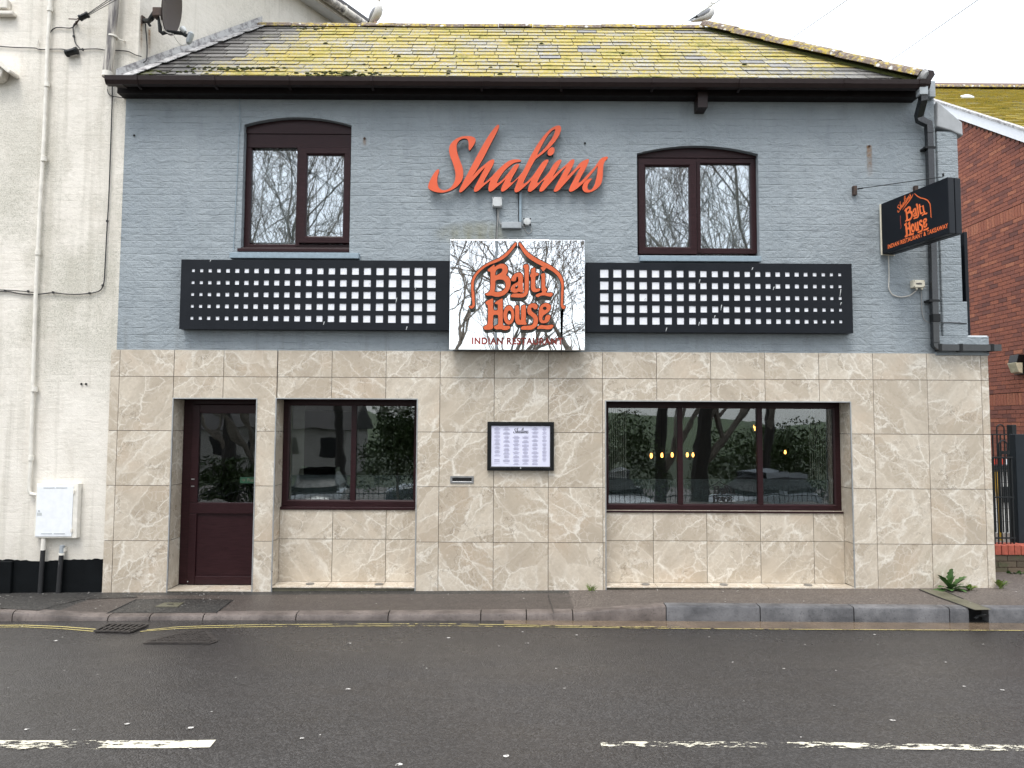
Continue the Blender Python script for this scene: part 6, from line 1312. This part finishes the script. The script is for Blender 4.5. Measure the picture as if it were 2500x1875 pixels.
railing('front hooped railing on the low brick wall beside the tiled corner', .93, (2425, 2434, 2453, 2471), ((2398, 2419), (2442.5, 2463)), (1116.6, 1214, 1313.5), 1076, 1330)
railing('rear hooped railing standing behind the front railing', 1.9, (2428, 2447, 2466), ((2404, 2421), (2439, 2457)), (1061, 1150), 1037, 1300, .010)
gp = thing('gate_post', A(2480, 1300, 1.5), 'dark steel gate post with latch plate behind the railings', 'gate post')
q = px_rect(2470, 1037, 2493, 1335, 1.5); m = MB(); m.box(q[0], q[1], 1.5, 1.6, .0, q[3]); m.build('post', M['iron'], gp, bevel=.006)
q = px_rect(2441, 1101, 2476, 1109, 1.45); m = MB(); m.box(q[0], q[1], 1.46, 1.49, q[2], q[3]); q2 = px_rect(2441, 1101, 2447, 1140, 1.45); m.box(q2[0], q2[1], 1.461, 1.489, q2[2], q2[3]-.001); m.build('latch', M['iron'], gp)
q = px_rect(2478, 1060, 2560, 1331, .99); m = MB(); m.box(q[0], q[1], .99, 1.1, q[2], q[3]); gtp = tag(m.build('steel_gate', plain('slate_blue_steel', (.014, .019, .024), .5, spec=.25), bevel=.006), 'dark slate blue steel gate at the right edge above the red coping', 'gate')
q = px_rect(2470, 1120, 2479, 1330, .985); m = MB(); m.box(q[0], q[1], .985, 1.05, q[2], q[3]); m.build('panel_stile', M['iron'], gtp)
sh_ = thing('block_shed', A(2450, 1300, 4), 'white painted block shed with flat roof edge seen through the railings', 'shed')
q = px_rect(2395, 1146, 2484, 1300, 4); m = MB(); m.box(q[0], q[1], 4.012, 4.4, .0, q[3]); w_ = m.build('wall', M['mortar'], sh_)
z = q[3]-.215; r = 0
while z > 0:
    x = q[0]-(.22 if r % 2 else 0)
    while x < q[1]: m = MB(); m.box(max(x, q[0])+.004, min(x+.436, q[1]), 4+rnd.uniform(0, .003), 4.013, z+.004, z+.211); m.build('block', M['shed'], w_); x += .44
    z -= .215; r += 1
m = MB(); m.box(q[0]-.1, q[1]+.08, 3.9, 4.5, q[3], q[3]+.07); m.build('roof_edge', M['iron'], sh_)
m = MB(); c = A(2457, 1206, 3.97); m.box(c.x-.06, c.x+.06, 3.95, 4, c.z-.14, c.z+.12); m.build('wall_fitting', M['iron'], sh_)
q = px_rect(2424, 1121, 2476, 1134, 4.3); bb = thing('barrier_board', A(2450, 1134, 4.3), 'red and white striped barrier board lying above the shed roof', 'barrier')
n = 5
for k in range(n): m = MB(); m.box(lerp(q[0], q[1], k/n), lerp(q[0], q[1], (k+1)/n)-.001, 4.3, 4.34, q[2]-.05, q[3]); m.build('board_stripe', M['redp' if k % 2 == 0 else 'barge'], bb)
q = px_rect(2432.5, 1148, 2441, 1300, 3.2); m = MB(); m.prism([Vector((x, 3.2, z)) for x, z in ((q[0], q[3]), (q[1], q[3]), (q[1]+.05, 0), (q[0]+.05, 0))], (0, .06, 0)); yp = tag(m.build('yellow_post', M['yellowp']), 'yellow post standing in front of the white shed behind the railings', 'post'); m = MB(); m.box(q[0]-.01, q[1]+.01, 3.19, 3.27, q[3]+.0005, q[3]+.02); m.build('post_cap', M['iron'], yp)
# side sign board seen edge on
q = px_rect(2353, 566, 2370, 822, .12); m = MB(); m.box(q[0]+.0, q[1], .12, .9, q[2], q[3]); sb = tag(m.build('side_sign_board', M['navy'], bevel=.003), 'tall black sign board seen edge on behind the buttress', 'sign board')
q2 = px_rect(2345, 600, 2353, 800, .2); m = MB(); m.box(q2[0]-.05, q[0]-.001, .2, .3, q2[2], q2[3]); m.build('board_fixing', M['iron'], sb)

# ================================================================== WEEDS
def leaf(m, base, dirv, L, w, lobes=5, droop=.3):
    w *= 1.55
    dirv = Vector(dirv).normalized(); side = dirv.cross(Vector((0, 0, 1))); side = side.normalized() if side.length > .05 else Vector((1, 0, 0)); up = side.cross(dirv); N = lobes*2; pts = []
    for k in range(N+1):
        t = k/N; ww = w*(.16+.84*math.sin(min(1, t*1.15+.0)*math.pi*.82)**1.2)*(1.0 if k % 2 else .66) if k < N else .002; c = Vector(base)+dirv*L*t-Vector((0, 0, droop*L*t*t)); pts.append((c, ww))
    i = len(m.v)
    for c, ww in pts: m.v += [c-side*ww+up*ww*.25, c, c+side*ww+up*ww*.25]
    for k in range(N):
        a_ = i+k*3; m.f += [(a_, a_+1, a_+4, a_+3), (a_+1, a_+2, a_+5, a_+4)]
def weed(label, px, py, h, specs, mat, name='weed', grass=0):
    p = AG(px, py); p.y = min(p.y, -.025); p.z = gz(p.x, p.y); th = thing(name, p, label, 'weed')
    for dx, dy, dz, L, w in specs: m = MB(); leaf(m, p, (dx, dy, dz), L*h, w*h); m.build('leaf', M[mat], th)
    if grass:
        m = MB()
        for k in range(grass):
            a_ = rnd.uniform(0, 6.3); d_ = Vector((math.cos(a_)*.6, math.sin(a_)*.35-.1, rnd.uniform(.5, 1.2))).normalized(); L = h*rnd.uniform(.4, 1); s_ = d_.cross(Vector((0, 1, 0))).normalized()*.0022; q = p+Vector((rnd.uniform(-.03, .03), rnd.uniform(-.015, .01), 0)); mid = q+d_*L*.55; tip = q+d_*L+Vector((0, 0, -.2*L)); i = len(m.v); m.v += [q-s_, q+s_, mid+s_*.8, mid-s_*.8, tip]; m.f += [(i, i+1, i+2, i+3), (i+3, i+2, i+4)]
        tag(m.build('grass_blades', M['leaf2'], th), kind='stuff')
    return th
weed('dark green broad leaved weed at the foot of the marble tiles by the right corner', 2320, 1440, .34, ((0.03, -.08, 1, .98, .115), (-.55, -.15, .9, .9, .11), (.55, -.15, .8, .85, .12), (-1, -.25, .22, .78, .08), (-.8, -.35, .5, .62, .10), (.9, -.35, .45, .66, .11), (.3, -.5, .6, .6, .09), (-.25, -.5, .6, .6, .09), (1, -.2, .2, .62, .08), (.15, -.15, .9, .7, .09), (-.7, -.1, 1.0, .8, .09), (.8, -.1, 1.0, .75, .10), (-.3, -.6, .3, .5, .08), (.45, -.6, .25, .5, .08), (-.9, -.5, .3, .6, .08), (1.1, -.4, .2, .6, .08)), 'leaf')
weed('small pale green weed right of the broad leaved weed', 2366, 1441, .13, [(math.cos(a)*.9, -.2, .5+.4*rnd.random(), rnd.uniform(.6, 1), .13) for a in (0, .5, 1.1, 1.6, 2.1, 2.7, 3.1)], 'leaf2', grass=14)
weed('grass tuft at the foot of the tiles left of the wide window', 1443, 1440, .13, ((.3, -.2, .5, .4, .05),), 'leaf2', 'grass_tuft', 34)
weed('pale weed in the joint beside the tiled corner', 2434, 1434, .17, [(math.cos(a)*.7, -.2, .9, rnd.uniform(.6, 1), .13) for a in (.2, .8, 1.3, 1.9, 2.5)], 'leaf2', grass=10)
p = A(2475, 1408, LW-.03); th = thing('weed', p, 'leafy weed growing at the foot of the low mossy wall', 'weed')
for k in range(14): a = rnd.uniform(0, 3.1); m = MB(); leaf(m, p+Vector((rnd.uniform(-.09, .09), rnd.uniform(-.05, 0), 0)), (math.cos(a), -.3, rnd.uniform(.4, 1.3)), rnd.uniform(.07, .14), .018, 3); m.build('leaf', M['leaf'], th)

# ================================================================== ACROSS THE ROAD (seen only in the glass and the mirror sign)
PROTO = {}
def bare_tree(x, y, h, seed, label, r0=.22, rot=0.0):
    z0 = -1.2; th = thing('bare_tree', (x, y, z0), label, 'tree', 'bare trees across the road'); th.rotation_euler.z = rot; th.scale = (h/13,)*3
    if seed not in PROTO:
        R = random.Random(seed); tr = MB(); br = MB()
        def grow(p, d, L, r, lev):
            n = 4 if lev < 4 else 3; pts = [p]; rs = [r]; q = p.copy(); dd = d.copy()
            for k in range(n):
                w_ = .035 if lev == 0 else .14; dd = (dd+Vector((R.gauss(0, w_), R.gauss(0, w_), R.gauss(.04, .08)))).normalized(); q = q+dd*L/n; pts.append(q.copy()); rs.append(max(.006, r*(1-.36*(k+1)/n)))
            (tr if lev < 1 else br).tube(pts, rs, 8 if lev < 2 else (5 if lev < 4 else 3), cap=lev < 2)
            if lev >= 6: return
            nc = (4, 3, 4, 3, 3, 2)[lev]
            for c in range(nc):
                k = n if c < 2 else R.randint(1, n); a = R.uniform(0, 6.283); sp = R.uniform(.3, .75) if lev else R.uniform(.25, .6)
                ax = Matrix.Rotation(a, 3, dd) @ dd.orthogonal().normalized(); nd = (dd*math.cos(sp)+ax*math.sin(sp)+Vector((0, 0, .08))).normalized()
                grow(pts[k].copy(), nd, L*R.uniform(.6, .85) if lev else 3.4, max(.008, rs[k]*R.uniform(.5, .72)), lev+1)
        grow(Vector((0, 0, -.1)), Vector((0, 0, 1)), 3.9, r0, 0); PROTO[seed] = (tr.mesh('trunk', M['bark_shaded'], True), br.mesh('branches', M['bark'], True))
    for nm, me in zip(('trunk', 'branches'), PROTO[seed]): o = put(nm, me); o.parent = th
bare_tree(5.7, -10.2, 13.5, 3, 'thick trunked bare tree reflected in the middle of the wide shop window', .27)
bare_tree(-6.4, -12.8, 14, 11, 'bare tree reflected in the narrow upper window')
bare_tree(-2.3, -15.0, 12.5, 23, 'bare tree reflected in the left half of the mirror sign', .2)
bare_tree(3.4, -13.9, 13, 11, 'bare tree reflected in the right half of the mirror sign', .2, 2.0)
bare_tree(9.2, -15.5, 13, 23, 'bare tree reflected in the right upper window', .2, 1.1)
bare_tree(-9.4, -17.5, 14, 3, 'furthest bare tree on the left across the road', .22, 2.6)
bare_tree(6.6, -19.5, 14.5, 11, 'bare tree behind the bushes reflected above the wide shop window', .22, 4.0)
bare_tree(-5.6, -19.0, 14, 23, 'second bare tree reflected in the narrow upper window', .22, 3.6)
bare_tree(.4, -20.5, 13, 3, 'bare tree furthest back behind the lamp post across the road', .22, 5.0)
def bush(x, y, z, rx, ry, rz, n, seed, label, name='evergreen_bush'):
    R = random.Random(seed); m = MB(); cl = [(R.uniform(-.75, .75), R.uniform(-.75, .75), R.uniform(-.7, .8), R.uniform(.25, .5)) for _ in range(26)]
    for k in range(n):
        c = R.choice(cl); v = Vector((R.gauss(0, 1), R.gauss(0, 1), R.gauss(0, 1))).normalized()*c[3]*R.uniform(.7, 1.05); p = Vector((x+(c[0]+v.x)*rx*.75, y+(c[1]+v.y)*ry*.75, z+rz*(1+(c[2]+v.z)*.8)*.55))
        s1 = Vector((R.gauss(0, 1), R.gauss(0, 1), R.gauss(0, 1))).normalized()*R.uniform(.035, .075); s2 = s1.orthogonal().normalized()*s1.length*.5; m.quad(p-s1, p-s2, p+s1, p+s2)
    th = thing(name, (x, y, z), label, 'bush', 'bushes across the road'); tag(m.build('foliage', M['hedge'], th), kind='stuff')
    t = MB(); t.tube([(x, y, z-.1), (x+.05, y, z+rz*.6)], [.07, .03], 6); t.build('stem', M['bark'], th); return th
bush(3.9, -16.0, -1.2, 2.9, 1.5, 3.5, 8000, 1, 'large green bush reflected in the left pane of the wide shop window')
bush(9.6, -16.5, -1.2, 3.2, 1.6, 3.2, 8000, 2, 'large green bush reflected in the right pane of the wide shop window')
bush(-2.7, -13.4, -1.2, 1.5, 1.1, 3.9, 7000, 3, 'tall dark bush reflected in the right pane of the smaller shop window')
bush(-7.0, -12.0, -1.2, 1.8, .8, 1.9, 4200, 4, 'low hedge like bush reflected in the glazed door')
bush(13.5, -15, -1.2, 2.2, 1.6, 3.0, 2400, 5, 'green bush furthest right across the road')
th = thing('hooped_railing', (0, -8.95, -.5), 'long hooped iron railing across the road reflected low in the shop windows', 'railing')
hb = MB(); hb.tube([(-.06, 0, -.1), (-.06, 0, .80)]+[(-.06*math.cos(t*math.pi/6), 0, .80+.06*math.sin(t*math.pi/6)) for t in range(1, 6)]+[(.06, 0, .80), (.06, 0, -.1)], .008, 5); hme = hb.mesh('hoop_bar', M['iron'], True)
for k in range(120): o = put('hoop_bar', hme); o.location = (-14+k*.24, -8.95, -.5); adopt(o, th)
for z in (.12, .62): m = MB(); m.box(-14.2, 14.9, -8.965, -8.935, -.5+z, -.5+z+.02); m.build('rail', M['iron'], th)
lp = thing('lamp_post', (.42, -9.6, -.6), 'slim grey lamp post reflected as a vertical line in the mirror sign', 'lamp post')
m = MB(); m.tube([(.42, -9.6, -.7), (.42, -9.6, 8.2)], [.05, .035], 10); m.build('post', M['grey'], lp, smooth=True); m = MB(); m.tube([(.42, -9.6, 8.2), (.42, -9.3, 8.5), (.42, -8.7, 8.6)], .03, 8); m.box(.32, .52, -8.9, -8.3, 8.56, 8.66); m.build('lamp_head', M['lgrey'], lp)
def car(x, y, rot, label, paint, lights=False):
    pm_ = plain('car_paint', paint, .22, coat=.8, var=.03); th = thing('parked_car', (x, y, -1.19), label, 'car', 'parked cars across the road'); mt = Matrix.Translation((x, y, -1.19)) @ Matrix.Rotation(rot, 4, 'Z')
    def fin(m, nm, mat, par=th, sm=True): m.v = [mt @ v for v in m.v]; return m.build(nm, mat, par, sm)
    def sect(m, st):
        base = []
        for X, hw, zl, zb, zt, ht in st:
            base.append(len(m.v)); m.v += [Vector(p) for p in ((X, -hw*.92, zl), (X, -hw, zl+.18), (X, -hw*.985, zb), (X, -ht, zt), (X, 0, zt+.02), (X, ht, zt), (X, hw*.985, zb), (X, hw, zl+.18), (X, hw*.92, zl), (X, 0, zl-.02))]
        for a_, b_ in zip(base, base[1:]):
            for j in range(10): m.f.append((a_+j, a_+(j+1) % 10, b_+(j+1) % 10, b_+j))
        m.f.append(tuple(base[0]+j for j in range(10))); m.f.append(tuple(base[-1]+j for j in range(10)))
    m = MB(); sect(m, [(-2.0, .70, .35, .78, .82, .55), (-1.9, .82, .25, .85, .92, .7), (-1.2, .87, .22, .9, .95, .74), (.7, .87, .22, .9, .95, .74), (1.5, .85, .22, .82, .9, .7), (1.95, .78, .26, .68, .76, .6), (2.08, .66, .32, .6, .66, .5)]); b = fin(m, 'body', pm_)
    m = MB(); sect(m, [(-1.85, .72, .90, .95, 1.0, .66), (-1.45, .74, .90, 1.1, 1.38, .58), (-.5, .75, .90, 1.1, 1.46, .58), (.3, .75, .90, 1.1, 1.42, .58), (1.05, .72, .90, .94, .98, .64)]); g_ = fin(m, 'window_glass', M['black'])
    m = MB(); sect(m, [(-1.6, .56, 1.36, 1.38, 1.40, .5), (-.5, .6, 1.44, 1.46, 1.485, .54), (.35, .58, 1.40, 1.42, 1.445, .52)]); fin(m, 'roof', pm_)
    for wx in (-1.25, 1.3):
        for s_ in (-1, 1):
            m = MB(); m.lathe([(.16, -.1), (.31, -.1), (.32, 0), (.30, .10), (.2, .1)], (wx, s_*.78, .31), (0, s_, 0), 18); w = fin(m, 'wheel', M['iron']); m = MB(); m.lathe([(.19, .095), (.18, .11), (.001, .105)], (wx, s_*.78, .31), (0, s_, 0), 12); fin(m, 'rim', M['lgrey'], w)
    for s_ in (-1, 1):
        m = MB(); m.box(1.98, 2.06, s_*.60-.14, s_*.60+.14, .60, .72); fin(m, 'headlight', NT('lit_headlight', col=(1, 1, 1), emit=(1, .97, .9), es=9).m if lights else M['lgrey'], th, False)
        m = MB(); m.box(-.05, .15, s_*.93-.06, s_*.93+.06, .96, 1.08); fin(m, 'mirror', pm_)
    m = MB(); m.box(2.07, 2.10, -.26, .26, .40, .51); fin(m, 'number_plate', M['mwhite'], th, False); m = MB(); m.box(2.06, 2.09, -.4, .4, .53, .60); fin(m, 'grille', M['black'], th, False)
car(3.9, -14.2, math.radians(78), 'white hatchback reflected in the left pane of the wide shop window', (.75, .76, .78))
car(-5.4, -14.6, math.radians(82), 'dark car with lit headlights reflected in the smaller shop window', (.03, .03, .035), True)
car(8.6, -14.0, math.radians(150), 'silver car reflected at the right end of the wide shop window', (.35, .37, .4))
car(-1.6, -17.2, math.radians(170), 'grey car reflected behind the dark bush in the smaller shop window', (.12, .14, .17))
def far_house(x0, x1, y, zt, label):
    th = thing('house', ((x0+x1)/2, y, -1.2), label, 'house', 'houses across the road'); m = MB(); m.box(x0, x1, y-6, y, -1.3, zt); w = m.build('wall', M['farwall'], th)
    m = MB(); m.prism([(x0-.3, y+.3, zt), (x0-.3, y-3, zt+1.7), (x0-.3, y-6.3, zt)], (x1-x0+.6, 0, 0)); m.build('roof', M['dark'], th); n = max(2, int((x1-x0)/2.2))
    for k in range(n): c = lerp(x0, x1, (k+.5)/n); m = MB(); m.frame(c-.5, c+.5, zt-1.6, zt-.5, .08, y+.001, y-.05) if False else m.box(c-.5, c+.5, y, y+.03, zt-1.6, zt-.5); m.build('window', M['black'], th)
far_house(-20, -9, -34, 1.6, 'pale low house reflected in the smaller shop window'); far_house(-33, -22, -30, 2.2, 'pale low house reflected in the glazed door'); far_house(26, 36, -42, .6, 'pale low house far across the road on the right')
m = MB(); P = []
for k in range(41): P.append((-120+k*6, 2.1+.7*math.sin(k*.9)+.5*math.sin(k*2.3+1)))
for a_, b_ in zip(P, P[1:]): m.quad((a_[0], -70, -1.3), (b_[0], -70, -1.3), (b_[0], -85, b_[1]+.8), (a_[0], -85, a_[1]+.8))
tag(m.build('hills', M['hedge']), kind='structure')
